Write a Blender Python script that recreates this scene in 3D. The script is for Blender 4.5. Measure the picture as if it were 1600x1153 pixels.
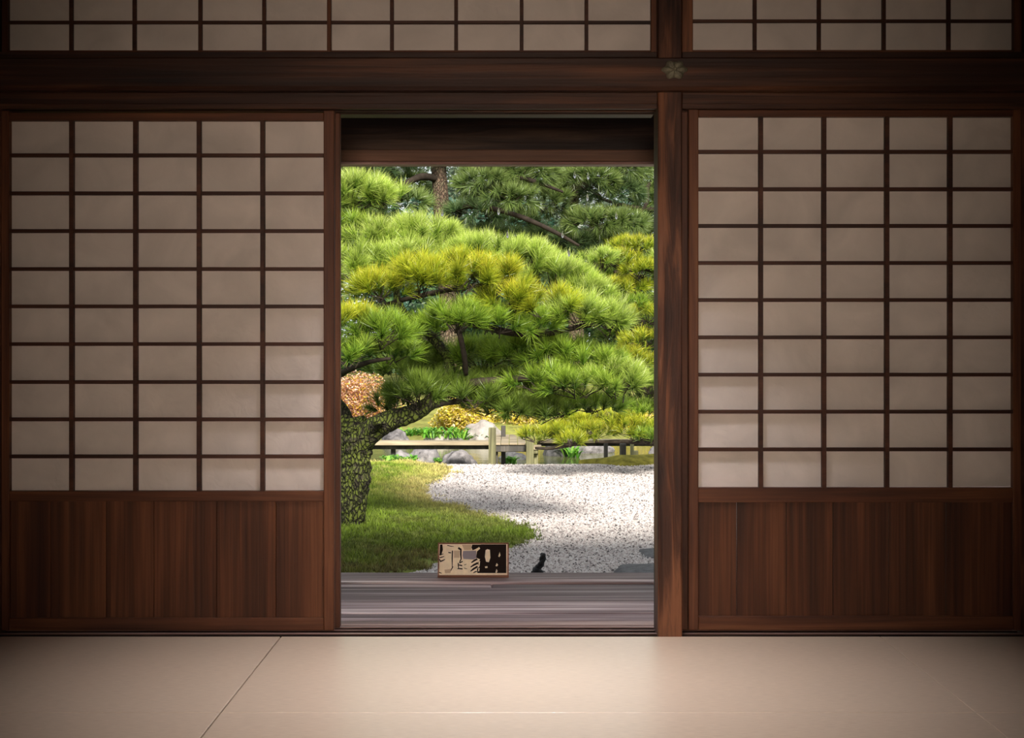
import bpy, math, random
import numpy as np
from mathutils import Vector, Matrix, noise

# ------------------------------------------------------------------ scene, camera, light
sc = bpy.context.scene
for o in list(bpy.data.objects):
    bpy.data.objects.remove(o)
COL = sc.collection
PI = math.pi
F = 2116.0            # focal length in pixels of the 1600x1153 frame
CAMY = -4.6           # the shoji wall stands at y = 0, the garden lies beyond
CAMZ = 0.974
HY, HX = 540.0, 800.0

cam_d = bpy.data.cameras.new('camera')
cam = bpy.data.objects.new('camera', cam_d)
COL.objects.link(cam)
cam.location = (0, CAMY, CAMZ)
cam.rotation_euler = (PI / 2, 0, 0)
cam_d.sensor_width = 36
cam_d.lens = F / 1600 * 36
cam_d.shift_y = -(576.5 - HY) / 1600
cam_d.clip_end = 300
sc.camera = cam

world = bpy.data.worlds.new('hazy_sky')
sc.world = world
world.use_nodes = True
bg = world.node_tree.nodes['Background']
bg.inputs[0].default_value = (0.90, 0.96, 1.0, 1)
bg.inputs[1].default_value = 1.15


def light(name, kind, loc, target, energy, color, **kw):
    d = bpy.data.lights.new(name, kind)
    d.energy = energy
    d.color = color
    for k, v in kw.items():
        setattr(d, k, v)
    o = bpy.data.objects.new(name, d)
    COL.objects.link(o)
    o.location = loc
    o.rotation_euler = (Vector(target) - Vector(loc)).to_track_quat('-Z', 'Y').to_euler()
    return o


light('sun', 'SUN', (3.0, -6, 10.0), (0, 8, 0), 9.8, (1.0, 0.95, 0.85), angle=math.radians(15))
# added unseen lights: rear fill fading towards the wall edges, overhead pool brightening the floor
light('rear_fill_light', 'AREA', (0.0, -6.9, 1.15), (-0.05, 0, 0.95), 8.6, (1.0, 0.785, 0.63),
      shape='RECTANGLE', size=0.8, size_y=0.8, spread=math.radians(34))
light('floor_pool_light', 'AREA', (0.02, -1.0, 2.62), (0.02, -0.6, 0.0), 14, (0.92, 0.90, 0.98),
      shape='DISK', size=0.4, spread=math.radians(66))

sc.view_settings.view_transform = 'Standard'
sc.view_settings.look = 'None'
sc.view_settings.gamma = 1
sc.view_settings.use_curve_mapping = False
sc.view_settings.exposure = 0.0
sc.cycles.max_bounces = 8
sc.cycles.transparent_max_bounces = 8
sc.cycles.caustics_reflective = False
sc.cycles.caustics_refractive = False
sc.cycles.sample_clamp_indirect = 6
sc.cycles.use_denoising = True


def X(px, d):
    return (px - HX) * d / F


def Z(py, d):
    return CAMZ + (HY - py) * d / F


GROUND = -0.5


def ground_pt(px, py, z=GROUND):
    d = (CAMZ - z) * F / (py - HY)
    return X(px, d), d + CAMY


# ------------------------------------------------------------------ materials
def new_mat(name):
    m = bpy.data.materials.new(name)
    m.use_nodes = True
    nt = m.node_tree
    b = nt.nodes['Principled BSDF']
    return m, nt, b


def N(nt, kind, **kw):
    n = nt.nodes.new(kind)
    for k, v in kw.items():
        setattr(n, k, v)
    return n


def ramp(nt, stops):
    r = nt.nodes.new('ShaderNodeValToRGB')
    e = r.color_ramp.elements
    while len(e) < len(stops):
        e.new(0.5)
    for i, (p, c) in enumerate(stops):
        e[i].position = p
        e[i].color = (*c, 1)
    return r


def wood(name, dark, mid, light_, axis, rough=0.5, across=46, along=1.3, bump=0.12, knots=0.0, spec=0.22, tone=False, stops=(0.36, 0.53, 0.70)):
    """streaky grain running along one world axis, shifted per object"""
    m, nt, b = new_mat(name)
    L = nt.links.new
    geo = N(nt, 'ShaderNodeNewGeometry')
    info = N(nt, 'ShaderNodeObjectInfo')
    off = N(nt, 'ShaderNodeVectorMath', operation='SCALE')
    off.inputs[0].default_value = (7.3, 11.1, 5.7)
    L(info.outputs['Random'], off.inputs['Scale'])
    add = N(nt, 'ShaderNodeVectorMath', operation='ADD')
    L(geo.outputs['Position'], add.inputs[0])
    L(off.outputs[0], add.inputs[1])
    mp = N(nt, 'ShaderNodeMapping')
    s = [across] * 3
    s['xyz'.index(axis)] = along
    mp.inputs['Scale'].default_value = s
    L(add.outputs[0], mp.inputs['Vector'])
    n1 = N(nt, 'ShaderNodeTexNoise')
    n1.inputs['Scale'].default_value = 1.0
    n1.inputs['Detail'].default_value = 7
    n1.inputs['Roughness'].default_value = 0.65
    n1.inputs['Distortion'].default_value = 0.4 + knots
    L(mp.outputs[0], n1.inputs['Vector'])
    mp2 = N(nt, 'ShaderNodeMapping')
    s2 = [across * 0.22] * 3
    s2['xyz'.index(axis)] = along * 0.9
    mp2.inputs['Scale'].default_value = s2
    L(add.outputs[0], mp2.inputs['Vector'])
    n2 = N(nt, 'ShaderNodeTexNoise')
    n2.inputs['Scale'].default_value = 1.0
    n2.inputs['Detail'].default_value = 3
    L(mp2.outputs[0], n2.inputs['Vector'])
    mix = N(nt, 'ShaderNodeMath', operation='MULTIPLY_ADD')
    L(n2.outputs['Fac'], mix.inputs[0])
    mix.inputs[1].default_value = 0.55
    mul = N(nt, 'ShaderNodeMath', operation='MULTIPLY')
    L(n1.outputs['Fac'], mul.inputs[0])
    mul.inputs[1].default_value = 0.5
    L(mul.outputs[0], mix.inputs[2])
    r = ramp(nt, [(stops[0], dark), (stops[1], mid), (stops[2], light_)])
    L(mix.outputs[0], r.inputs['Fac'])
    if tone:
        at = N(nt, 'ShaderNodeAttribute', attribute_type='OBJECT', attribute_name='tone')
        tm = N(nt, 'ShaderNodeVectorMath', operation='SCALE')
        L(r.outputs['Color'], tm.inputs[0])
        L(at.outputs['Fac'], tm.inputs['Scale'])
        L(tm.outputs[0], b.inputs['Base Color'])
    else:
        L(r.outputs['Color'], b.inputs['Base Color'])
    b.inputs['Roughness'].default_value = rough
    b.inputs['Specular IOR Level'].default_value = spec
    bp = N(nt, 'ShaderNodeBump')
    bp.inputs['Strength'].default_value = bump * 3
    bp.inputs['Distance'].default_value = 0.004
    L(n1.outputs['Fac'], bp.inputs['Height'])
    L(bp.outputs[0], b.inputs['Normal'])
    return m


DK, MD, LT = (0.030, 0.009, 0.005), (0.092, 0.031, 0.0125), (0.19, 0.071, 0.028)
W = {}
for ax in 'xyz':
    W[ax] = wood('brown_wood_' + ax, DK, MD, LT, ax)
W['col'] = wood('column_wood', (0.016, 0.006, 0.004), (0.060, 0.022, 0.011), (0.19, 0.075, 0.034), 'z',
                across=34, along=1.9, bump=0.35, knots=0.8, stops=(0.43, 0.54, 0.64))
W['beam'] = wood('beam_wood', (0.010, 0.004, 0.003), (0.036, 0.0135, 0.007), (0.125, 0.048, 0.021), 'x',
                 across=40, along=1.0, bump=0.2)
W['board'] = wood('wainscot_wood', (0.020, 0.006, 0.003), (0.070, 0.022, 0.008), (0.15, 0.052, 0.019), 'z',
                  across=60, along=1.0, bump=0.12)
W['bar'] = wood('lattice_wood', (0.018, 0.006, 0.004), (0.048, 0.016, 0.008), (0.09, 0.034, 0.017), 'x')
W['soot_shade'] = wood('soot_and_shade_wood', (0.008, 0.004, 0.003), (0.020, 0.010, 0.007), (0.075, 0.040, 0.024), 'x',
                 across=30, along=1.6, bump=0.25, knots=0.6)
W['lintel'] = wood('outer_lintel_wood', (0.05, 0.022, 0.012), (0.11, 0.052, 0.028), (0.20, 0.10, 0.06), 'x')
W['deck'] = wood('weathered_deck_wood', (0.075, 0.045, 0.046), (0.36, 0.245, 0.24), (0.95, 0.80, 0.76), 'x',
                 across=100, along=0.9, bump=0.35, rough=0.6, tone=True)
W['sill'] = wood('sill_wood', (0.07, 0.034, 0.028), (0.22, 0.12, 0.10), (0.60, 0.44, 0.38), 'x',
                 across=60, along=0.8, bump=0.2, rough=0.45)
W['grey'] = wood('grey_bridge_wood', (0.12, 0.09, 0.06), (0.30, 0.24, 0.16), (0.48, 0.40, 0.28), 'x', across=25)
W['greyz'] = wood('grey_post_wood', (0.06, 0.055, 0.03), (0.19, 0.18, 0.09), (0.34, 0.32, 0.18), 'z', across=25)
W['darkpost'] = wood('wet_post_wood', (0.02, 0.018, 0.016), (0.06, 0.055, 0.048), (0.14, 0.12, 0.10), 'z', across=25)
W['tray'] = wood('sign_frame_wood', (0.12, 0.045, 0.025), (0.30, 0.13, 0.075), (0.46, 0.25, 0.16), 'x', across=60)


def paper_mat(name, col, trans):
    m, nt, b = new_mat(name)
    L = nt.links.new
    geo = N(nt, 'ShaderNodeNewGeometry')
    n1 = N(nt, 'ShaderNodeTexNoise')
    n1.inputs['Scale'].default_value = 5.0
    n1.inputs['Distortion'].default_value = 0.8
    n1.inputs['Detail'].default_value = 5
    L(geo.outputs['Position'], n1.inputs['Vector'])
    r = ramp(nt, [(0.3, tuple(c * 0.80 for c in col)), (0.7, col)])
    L(n1.outputs['Fac'], r.inputs['Fac'])
    n2 = N(nt, 'ShaderNodeTexNoise')
    n2.inputs['Scale'].default_value = 17.0
    n2.inputs['Detail'].default_value = 3
    n2.inputs['Distortion'].default_value = 1.2
    L(geo.outputs['Position'], n2.inputs['Vector'])
    bp = N(nt, 'ShaderNodeBump')
    bp.inputs['Strength'].default_value = 0.5
    bp.inputs['Distance'].default_value = 0.006
    L(n2.outputs['Fac'], bp.inputs['Height'])
    d = N(nt, 'ShaderNodeBsdfDiffuse')
    t = N(nt, 'ShaderNodeBsdfTranslucent')
    for s in (d, t):
        L(r.outputs['Color'], s.inputs['Color'])
        L(bp.outputs[0], s.inputs['Normal'])
    mx = N(nt, 'ShaderNodeMixShader')
    mx.inputs[0].default_value = trans
    L(d.outputs[0], mx.inputs[1])
    L(t.outputs[0], mx.inputs[2])
    L(mx.outputs[0], nt.nodes['Material Output'].inputs['Surface'])
    return m


PAPER = paper_mat('shoji_paper', (0.80, 0.73, 0.67), 0.22)


def plain(name, col, rough=0.7, spec=0.3, noise_scale=None, var=0.35, bump=0.0, metallic=0.0):
    m, nt, b = new_mat(name)
    b.inputs['Roughness'].default_value = rough
    b.inputs['Specular IOR Level'].default_value = spec
    b.inputs['Metallic'].default_value = metallic
    if noise_scale:
        geo = N(nt, 'ShaderNodeNewGeometry')
        n1 = N(nt, 'ShaderNodeTexNoise')
        n1.inputs['Scale'].default_value = noise_scale
        n1.inputs['Detail'].default_value = 6
        n1.inputs['Roughness'].default_value = 0.65
        nt.links.new(geo.outputs['Position'], n1.inputs['Vector'])
        r = ramp(nt, [(0.32, tuple(c * (1 - var) for c in col)), (0.68, tuple(min(1, c * (1 + var)) for c in col))])
        nt.links.new(n1.outputs['Fac'], r.inputs['Fac'])
        nt.links.new(r.outputs['Color'], b.inputs['Base Color'])
        if bump:
            bp = N(nt, 'ShaderNodeBump')
            bp.inputs['Strength'].default_value = bump
            bp.inputs['Distance'].default_value = 0.02
            nt.links.new(n1.outputs['Fac'], bp.inputs['Height'])
            nt.links.new(bp.outputs[0], b.inputs['Normal'])
    else:
        b.inputs['Base Color'].default_value = (*col, 1)
    return m


def leaf_mat(name, trans=0.3, rough=0.42, spec=0.45):
    """colour comes from the 'Col' attribute of each needle or leaf"""
    m, nt, b = new_mat(name)
    L = nt.links.new
    a = N(nt, 'ShaderNodeAttribute', attribute_name='Col')
    L(a.outputs['Color'], b.inputs['Base Color'])
    b.inputs['Roughness'].default_value = rough
    b.inputs['Specular IOR Level'].default_value = spec
    t = N(nt, 'ShaderNodeBsdfTranslucent')
    L(a.outputs['Color'], t.inputs['Color'])
    mx = N(nt, 'ShaderNodeMixShader')
    mx.inputs[0].default_value = trans
    L(b.outputs[0], mx.inputs[1])
    L(t.outputs[0], mx.inputs[2])
    L(mx.outputs[0], nt.nodes['Material Output'].inputs['Surface'])
    return m


LEAF = leaf_mat('needle_green', 0.36, 0.36, 0.5)
GRASSM = leaf_mat('grass_blade', 0.25, 0.55, 0.25)
PEBBLE = leaf_mat('pebble_stone', 0.0, 0.8, 0.2)


def tatami_mat_material():
    m, nt, b = new_mat('tatami_straw')
    L = nt.links.new
    geo = N(nt, 'ShaderNodeNewGeometry')
    mp = N(nt, 'ShaderNodeMapping')
    mp.inputs['Scale'].default_value = (30, 420, 1)
    L(geo.outputs['Position'], mp.inputs['Vector'])
    n1 = N(nt, 'ShaderNodeTexNoise')
    n1.inputs['Scale'].default_value = 1
    n1.inputs['Detail'].default_value = 3
    L(mp.outputs[0], n1.inputs['Vector'])
    r = ramp(nt, [(0.3, (0.56, 0.42, 0.295)), (0.7, (0.70, 0.54, 0.39))])
    L(n1.outputs['Fac'], r.inputs['Fac'])
    L(r.outputs['Color'], b.inputs['Base Color'])
    b.inputs['Roughness'].default_value = 0.34
    b.inputs['Specular IOR Level'].default_value = 0.9
    bp = N(nt, 'ShaderNodeBump')
    bp.inputs['Strength'].default_value = 0.25
    bp.inputs['Distance'].default_value = 0.002
    L(n1.outputs['Fac'], bp.inputs['Height'])
    L(bp.outputs[0], b.inputs['Normal'])
    return m


TATAMI = tatami_mat_material()
PLASTER = plain('clay_plaster', (0.30, 0.22, 0.15), 0.9, 0.1, 6, 0.2)
DARKGAP = plain('dark_gap_wood', (0.012, 0.007, 0.005), 0.8, 0.1)
BRONZE = plain('verdigris_bronze', (0.16, 0.15, 0.10), 0.5, 0.5, 60, 0.5, 0.3, 0.35)


def gravel_mat():
    m, nt, b = new_mat('gravel_bed')
    L = nt.links.new
    geo = N(nt, 'ShaderNodeNewGeometry')
    v = N(nt, 'ShaderNodeTexVoronoi')
    v.inputs['Scale'].default_value = 60
    L(geo.outputs['Position'], v.inputs['Vector'])
    sep = N(nt, 'ShaderNodeSeparateColor')
    L(v.outputs['Color'], sep.inputs[0])
    r = ramp(nt, [(0.0, (0.08, 0.065, 0.06)), (0.2, (0.225, 0.19, 0.18)), (0.6, (0.37, 0.325, 0.312)), (1.0, (0.49, 0.452, 0.435))])
    L(sep.outputs[0], r.inputs['Fac'])
    L(r.outputs['Color'], b.inputs['Base Color'])
    b.inputs['Roughness'].default_value = 0.85
    b.inputs['Specular IOR Level'].default_value = 0.2
    bp = N(nt, 'ShaderNodeBump', invert=True)
    bp.inputs['Strength'].default_value = 0.8
    bp.inputs['Distance'].default_value = 0.012
    L(v.outputs['Distance'], bp.inputs['Height'])
    L(bp.outputs[0], b.inputs['Normal'])
    return m


def bark_mat(name, c0, c1, moss, scale=22, moss_lo=0.45):
    m, nt, b = new_mat(name)
    L = nt.links.new
    geo = N(nt, 'ShaderNodeNewGeometry')
    v = N(nt, 'ShaderNodeTexVoronoi', feature='DISTANCE_TO_EDGE')
    v.inputs['Scale'].default_value = 1.0
    mp = N(nt, 'ShaderNodeMapping')
    mp.inputs['Scale'].default_value = (scale, scale, scale * 0.42)
    n0 = N(nt, 'ShaderNodeTexNoise')
    n0.inputs['Scale'].default_value = 9
    n0.inputs['Detail'].default_value = 4
    L(geo.outputs['Position'], n0.inputs['Vector'])
    sc_ = N(nt, 'ShaderNodeVectorMath', operation='SCALE')
    sc_.inputs['Scale'].default_value = 0.07
    L(n0.outputs['Color'], sc_.inputs[0])
    ad = N(nt, 'ShaderNodeVectorMath', operation='ADD')
    L(geo.outputs['Position'], ad.inputs[0])
    L(sc_.outputs[0], ad.inputs[1])
    L(ad.outputs[0], mp.inputs['Vector'])
    L(mp.outputs[0], v.inputs['Vector'])
    n1 = N(nt, 'ShaderNodeTexNoise')
    n1.inputs['Scale'].default_value = 13
    n1.inputs['Detail'].default_value = 5
    n1.inputs['Roughness'].default_value = 0.6
    L(geo.outputs['Position'], n1.inputs['Vector'])
    r1 = ramp(nt, [(moss_lo, c1), (moss_lo + 0.13, moss)])
    L(n1.outputs['Fac'], r1.inputs['Fac'])
    r2 = ramp(nt, [(0.0, (0, 0, 0)), (0.17, (1, 1, 1))])
    L(v.outputs['Distance'], r2.inputs['Fac'])
    mx = N(nt, 'ShaderNodeMix', data_type='RGBA')
    L(r2.outputs['Color'], mx.inputs['Factor'])
    mx.inputs['A'].default_value = (*c0, 1)
    L(r1.outputs['Color'], mx.inputs['B'])
    L(mx.outputs['Result'], b.inputs['Base Color'])
    b.inputs['Roughness'].default_value = 0.85
    b.inputs['Specular IOR Level'].default_value = 0.2
    bp = N(nt, 'ShaderNodeBump')
    bp.inputs['Strength'].default_value = 0.9
    bp.inputs['Distance'].default_value = 0.02
    L(r2.outputs['Color'], bp.inputs['Height'])
    L(bp.outputs[0], b.inputs['Normal'])
    return m


BARK = bark_mat('mossy_bark', (0.016, 0.013, 0.010), (0.042, 0.037, 0.022), (0.092, 0.112, 0.019), scale=36, moss_lo=0.40)
BARK2 = bark_mat('brown_bark', (0.035, 0.024, 0.017), (0.13, 0.085, 0.058), (0.15, 0.12, 0.075), scale=26)
TWIG = plain('twig_bark', (0.032, 0.024, 0.017), 0.85, 0.2, 30, 0.4)
FARTWIG = plain('dark_bough_bark', (0.028, 0.021, 0.016), 0.9, 0.1, 8, 0.4)
ROCK = plain('grey_rock', (0.17, 0.155, 0.155), 0.85, 0.25, 9, 0.6, 0.6)
PALEROCK = plain('pale_rock', (0.29, 0.255, 0.23), 0.85, 0.25, 7, 0.3, 0.5)
DARKROCK = plain('dark_wet_rock', (0.085, 0.08, 0.08), 0.6, 0.4, 10, 0.6, 0.6)
STEP = plain('stepping_stone_granite', (0.075, 0.07, 0.075), 0.75, 0.3, 24, 0.5, 0.5)
SOIL = plain('mossy_soil', (0.14, 0.12, 0.05), 0.95, 0.1, 5, 0.5, 0.5)
LAWN = plain('lawn_soil', (0.13, 0.15, 0.035), 0.95, 0.1, 3.0, 0.55, 0.4)
BANK = plain('bank_soil', (0.17, 0.17, 0.045), 0.95, 0.1, 2.5, 0.5, 0.5)
ROPE = plain('black_palm_rope', (0.012, 0.012, 0.014), 0.7, 0.3)


def water_mat():
    m, nt, b = new_mat('pond_water')
    b.inputs['Base Color'].default_value = (0.10, 0.105, 0.035, 1)
    b.inputs['Roughness'].default_value = 0.12
    b.inputs['Specular IOR Level'].default_value = 0.3
    geo = N(nt, 'ShaderNodeNewGeometry')
    n1 = N(nt, 'ShaderNodeTexNoise')
    n1.inputs['Scale'].default_value = 4
    n1.inputs['Detail'].default_value = 3
    nt.links.new(geo.outputs['Position'], n1.inputs['Vector'])
    bp = N(nt, 'ShaderNodeBump')
    bp.inputs['Strength'].default_value = 0.12
    bp.inputs['Distance'].default_value = 0.03
    nt.links.new(n1.outputs['Fac'], bp.inputs['Height'])
    nt.links.new(bp.outputs[0], b.inputs['Normal'])
    return m


WATER = water_mat()
_m, _nt, _b = new_mat('clear_water_drop')
_b.inputs['Transmission Weight'].default_value = 0.6
_b.inputs['Base Color'].default_value = (0.95, 0.97, 1, 1)
_b.inputs['Roughness'].default_value = 0.05
_b.inputs['IOR'].default_value = 1.33
DROP = _m


# ------------------------------------------------------------------ object helpers
def empty(name, loc):
    o = bpy.data.objects.new(name, None)
    o.location = loc
    o.empty_display_size = 0.1
    COL.objects.link(o)
    return o


def tag(o, label=None, cat=None, group=None, kind=None):
    if label:
        o['label'] = label
    if cat:
        o['category'] = cat
    if group:
        o['group'] = group
    if kind:
        o['kind'] = kind
    return o


def world_loc(o):
    v = Vector((0, 0, 0))
    while o is not None:
        v += o.location
        o = o.parent
    return v


def link(name, me, parent=None, loc=(0, 0, 0)):
    """loc is a world position; parents are never rotated or scaled"""
    o = bpy.data.objects.new(name, me)
    COL.objects.link(o)
    if parent is not None:
        o.parent = parent
        o.location = Vector(loc) - world_loc(parent)
    else:
        o.location = loc
    return o


def mesh(name, verts, faces, mat, smooth=False):
    me = bpy.data.meshes.new(name)
    me.from_pydata([tuple(v) for v in verts], [], faces)
    me.materials.append(mat)
    if smooth:
        me.polygons.foreach_set('use_smooth', [True] * len(me.polygons))
    me.update()
    return me


def tri_mesh(name, verts, mat, colors=None, npoly=3):
    """verts (n*npoly, 3): every npoly run of vertices is one face"""
    verts = np.asarray(verts, dtype=np.float32)
    nv = len(verts)
    nf = nv // npoly
    me = bpy.data.meshes.new(name)
    me.vertices.add(nv)
    me.vertices.foreach_set('co', verts.ravel())
    me.loops.add(nv)
    me.loops.foreach_set('vertex_index', np.arange(nv, dtype=np.int32))
    me.polygons.add(nf)
    me.polygons.foreach_set('loop_start', np.arange(0, nv, npoly, dtype=np.int32))
    if colors is not None:
        at = me.attributes.new('Col', 'FLOAT_COLOR', 'POINT')
        c4 = np.ones((nv, 4), dtype=np.float32)
        c4[:, :3] = colors
        at.data.foreach_set('color', c4.ravel())
    me.materials.append(mat)
    me.update(calc_edges=True)
    return me


def cbox_data(sx, sy, sz, c):
    """box with chamfered edges, centred on the origin"""
    hx, hy, hz = sx / 2, sy / 2, sz / 2
    c = min(c, hx * 0.45, hy * 0.45, hz * 0.45)
    V, idx = [], {}
    for i in (-1, 1):
        for j in (-1, 1):
            for k in (-1, 1):
                idx[i, j, k, 0] = len(V); V.append((i * hx, j * (hy - c), k * (hz - c)))
                idx[i, j, k, 1] = len(V); V.append((i * (hx - c), j * hy, k * (hz - c)))
                idx[i, j, k, 2] = len(V); V.append((i * (hx - c), j * (hy - c), k * hz))
    Fs = []
    for i in (-1, 1):
        Fs.append([idx[i, a, b, 0] for a, b in ((-1, -1), (1, -1), (1, 1), (-1, 1))][::i])
        Fs.append([idx[a, i, b, 1] for a, b in ((-1, -1), (-1, 1), (1, 1), (1, -1))][::i])
        Fs.append([idx[a, b, i, 2] for a, b in ((-1, -1), (1, -1), (1, 1), (-1, 1))][::i])
    for i in (-1, 1):
        for j in (-1, 1):
            s = i * j
            Fs.append([idx[i, j, -1, 0], idx[i, j, -1, 1], idx[i, j, 1, 1], idx[i, j, 1, 0]][::s])
            Fs.append([idx[i, -1, j, 2], idx[i, -1, j, 0], idx[i, 1, j, 0], idx[i, 1, j, 2]][::-s])
            Fs.append([idx[-1, i, j, 1], idx[-1, i, j, 2], idx[1, i, j, 2], idx[1, i, j, 1]][::-s])
    for i in (-1, 1):
        for j in (-1, 1):
            for k in (-1, 1):
                Fs.append([idx[i, j, k, 0], idx[i, j, k, 1], idx[i, j, k, 2]][::-(i * j * k)])
    return V, Fs


_cache = {}


def box(name, x0, x1, y0, y1, z0, z1, mat, parent=None, c=0.002):
    x0, x1 = min(x0, x1), max(x0, x1)
    y0, y1 = min(y0, y1), max(y0, y1)
    z0, z1 = min(z0, z1), max(z0, z1)
    key = (round(x1 - x0, 4), round(y1 - y0, 4), round(z1 - z0, 4), c, mat.name)
    if key not in _cache:
        V, Fs = cbox_data(x1 - x0, y1 - y0, z1 - z0, c)
        _cache[key] = mesh(name, V, Fs, mat)
    return link(name, _cache[key], parent, ((x0 + x1) / 2, (y0 + y1) / 2, (z0 + z1) / 2))


def join(parts):
    """joins (verts, faces) pairs"""
    V, Fs = [], []
    for v, f in parts:
        o = len(V)
        V += [tuple(p) for p in v]
        Fs += [[i + o for i in q] for q in f]
    return V, Fs


def boxes_mesh(name, lst, mat, c=0.002):
    parts = []
    for (x0, x1, y0, y1, z0, z1) in lst:
        V, Fs = cbox_data(x1 - x0, y1 - y0, z1 - z0, c)
        cx, cy, cz = (x0 + x1) / 2, (y0 + y1) / 2, (z0 + z1) / 2
        parts.append(([(a + cx, b + cy, d + cz) for a, b, d in V], Fs))
    V, Fs = join(parts)
    return mesh(name, V, Fs, mat)


def catmull(P, n):
    P = [Vector(p) for p in P]
    P = [2 * P[0] - P[1]] + P + [2 * P[-1] - P[-2]]
    out = []
    for i in range(1, len(P) - 2):
        a, b, c, d = P[i - 1:i + 3]
        for k in range(n):
            t = k / n
            out.append(0.5 * ((2 * b) + (c - a) * t + (2 * a - 5 * b + 4 * c - d) * t * t + (3 * b - a - 3 * c + d) * t ** 3))
    out.append(P[-2])
    return out


def tube_data(pts, radii, seg=10, n=6, rough=0.0, freq=8.0, seed=0, close=True):
    """smooth tapering limb through pts; rough displaces the skin like bark plates"""
    C = catmull(pts, n)
    R = []
    for i in range(len(radii) - 1):
        R += [radii[i] + (radii[i + 1] - radii[i]) * k / n for k in range(n)]
    R.append(radii[-1])
    V, Fs = [], []
    up = Vector((0.31, 0.87, 0.37))
    for i, (p, r) in enumerate(zip(C, R)):
        t = (C[min(i + 1, len(C) - 1)] - C[max(i - 1, 0)]).normalized()
        u = t.cross(up).normalized()
        w = t.cross(u)
        for k in range(seg):
            a = 2 * PI * k / seg
            dr = u * math.cos(a) + w * math.sin(a)
            q = p + dr * r
            if rough:
                s = noise.fractal(q * freq + Vector((seed, 0, 0)), 0.8, 2.1, 4) * 0.55
                cell = noise.voronoi(Vector((q.x, q.y, q.z * 0.6)) * freq * 2.6)[0]
                s += min(0.35, cell[1] - cell[0]) * 1.6 - 0.3
                q = q + dr * (s * rough * r)
            V.append(q)
    m = len(C)
    for i in range(m - 1):
        for k in range(seg):
            k2 = (k + 1) % seg
            Fs.append([i * seg + k, i * seg + k2, (i + 1) * seg + k2, (i + 1) * seg + k])
    if close:
        Fs.append(list(range(seg))[::-1])
        Fs.append([(m - 1) * seg + k for k in range(seg)])
    return V, Fs


def tube(name, pts, radii, mat, parent=None, **kw):
    V, Fs = tube_data(pts, radii, **kw)
    o = Vector(pts[0])
    V = [Vector(v) - o for v in V]
    return link(name, mesh(name, V, Fs, mat, smooth=True), parent, o)


def ico_sphere(sub):
    import bmesh
    bm = bmesh.new()
    bmesh.ops.create_icosphere(bm, subdivisions=sub, radius=1.0)
    V = [v.co.copy() for v in bm.verts]
    Fs = [[v.index for v in f.verts] for f in bm.faces]
    bm.free()
    return V, Fs


ICO4 = ico_sphere(4)


def rock_mesh(name, sx, sy, sz, mat, seed, lump=0.28, flat=None):
    V = []
    for v in ICO4[0]:
        p = v.copy()
        n1 = noise.fractal(p * 1.1 + Vector((seed * 3.7, 0, 0)), 0.9, 2.0, 5)
        cell = noise.voronoi(p * 1.5 + Vector((0, seed * 1.9, 0)))[0]
        p = p * (1 + lump * n1 + 0.22 * (cell[0] - 0.4))
        if flat is not None and p.z > flat:
            p.z = flat + (p.z - flat) * 0.15
        V.append((p.x * sx, p.y * sy, p.z * sz))
    return mesh(name, V, ICO4[1], mat, smooth=True)


# ------------------------------------------------------------------ needles and leaves
rng = np.random.default_rng(11)


def unit(v):
    return v / np.maximum(np.linalg.norm(v, axis=-1, keepdims=True), 1e-9)


def needles(C, A, n, length, width, base, mid, tip, spread=(0.12, 1.15), shoot=0.07, hue=0.25, droop=0.0):
    """brush-like tufts of needles: C centres, A axes, n needles each; colours run base -> tip along each needle.
    base/mid/tip: (3,) or (tufts,3)"""
    T = len(C)
    C = np.repeat(C, n, 0)
    A = np.repeat(A, n, 0)
    M = T * n
    th = rng.uniform(spread[0], spread[1], M)
    R = unit(rng.normal(size=(M, 3)))
    perp = unit(R - (R * A).sum(1, keepdims=True) * A)
    D = unit(A * np.cos(th)[:, None] + perp * np.sin(th)[:, None])
    D[:, 2] -= droop
    D = unit(D)
    Ln = length * rng.uniform(0.72, 1.1, M)[:, None]
    B = C + A * (rng.uniform(0, 1, M)[:, None] * shoot)
    side = unit(np.cross(D, rng.normal(size=(M, 3)))) * width * 0.5
    V = np.stack([B - side, B + side, B + D * Ln], 1).reshape(-1, 3)

    def ex(c):
        c = np.asarray(c, float)
        return np.repeat(c, n, 0) if c.ndim == 2 else np.tile(c, (M, 1))
    k = rng.uniform(1 - hue, 1 + hue, (M, 1))
    cb, ct = ex(base) * k, ex(tip) * k
    mixm = rng.uniform(0, 1, (M, 1))
    ct = ct * mixm + ex(mid) * k * (1 - mixm)
    K = np.stack([cb, cb, ct], 1).reshape(-1, 3)
    return V, np.clip(K, 0, 1)


def pad_points(c, r, n, zmin=-0.25, shell=(0.78, 1.0), up=0.7):
    """tuft centres and axes over the upper skin of a cushion of foliage"""
    D = unit(rng.normal(size=(n * 3, 3)))
    D = D[D[:, 2] > zmin][:n]
    r = np.asarray(r, float)
    rr = rng.uniform(shell[0], shell[1], (len(D), 1))
    P = np.asarray(c) + D * r * rr
    nrm = unit(D / r)
    A = unit(nrm + np.array([0, 0, up]) + rng.normal(size=(len(D), 3)) * 0.18)
    return P, A


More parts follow.
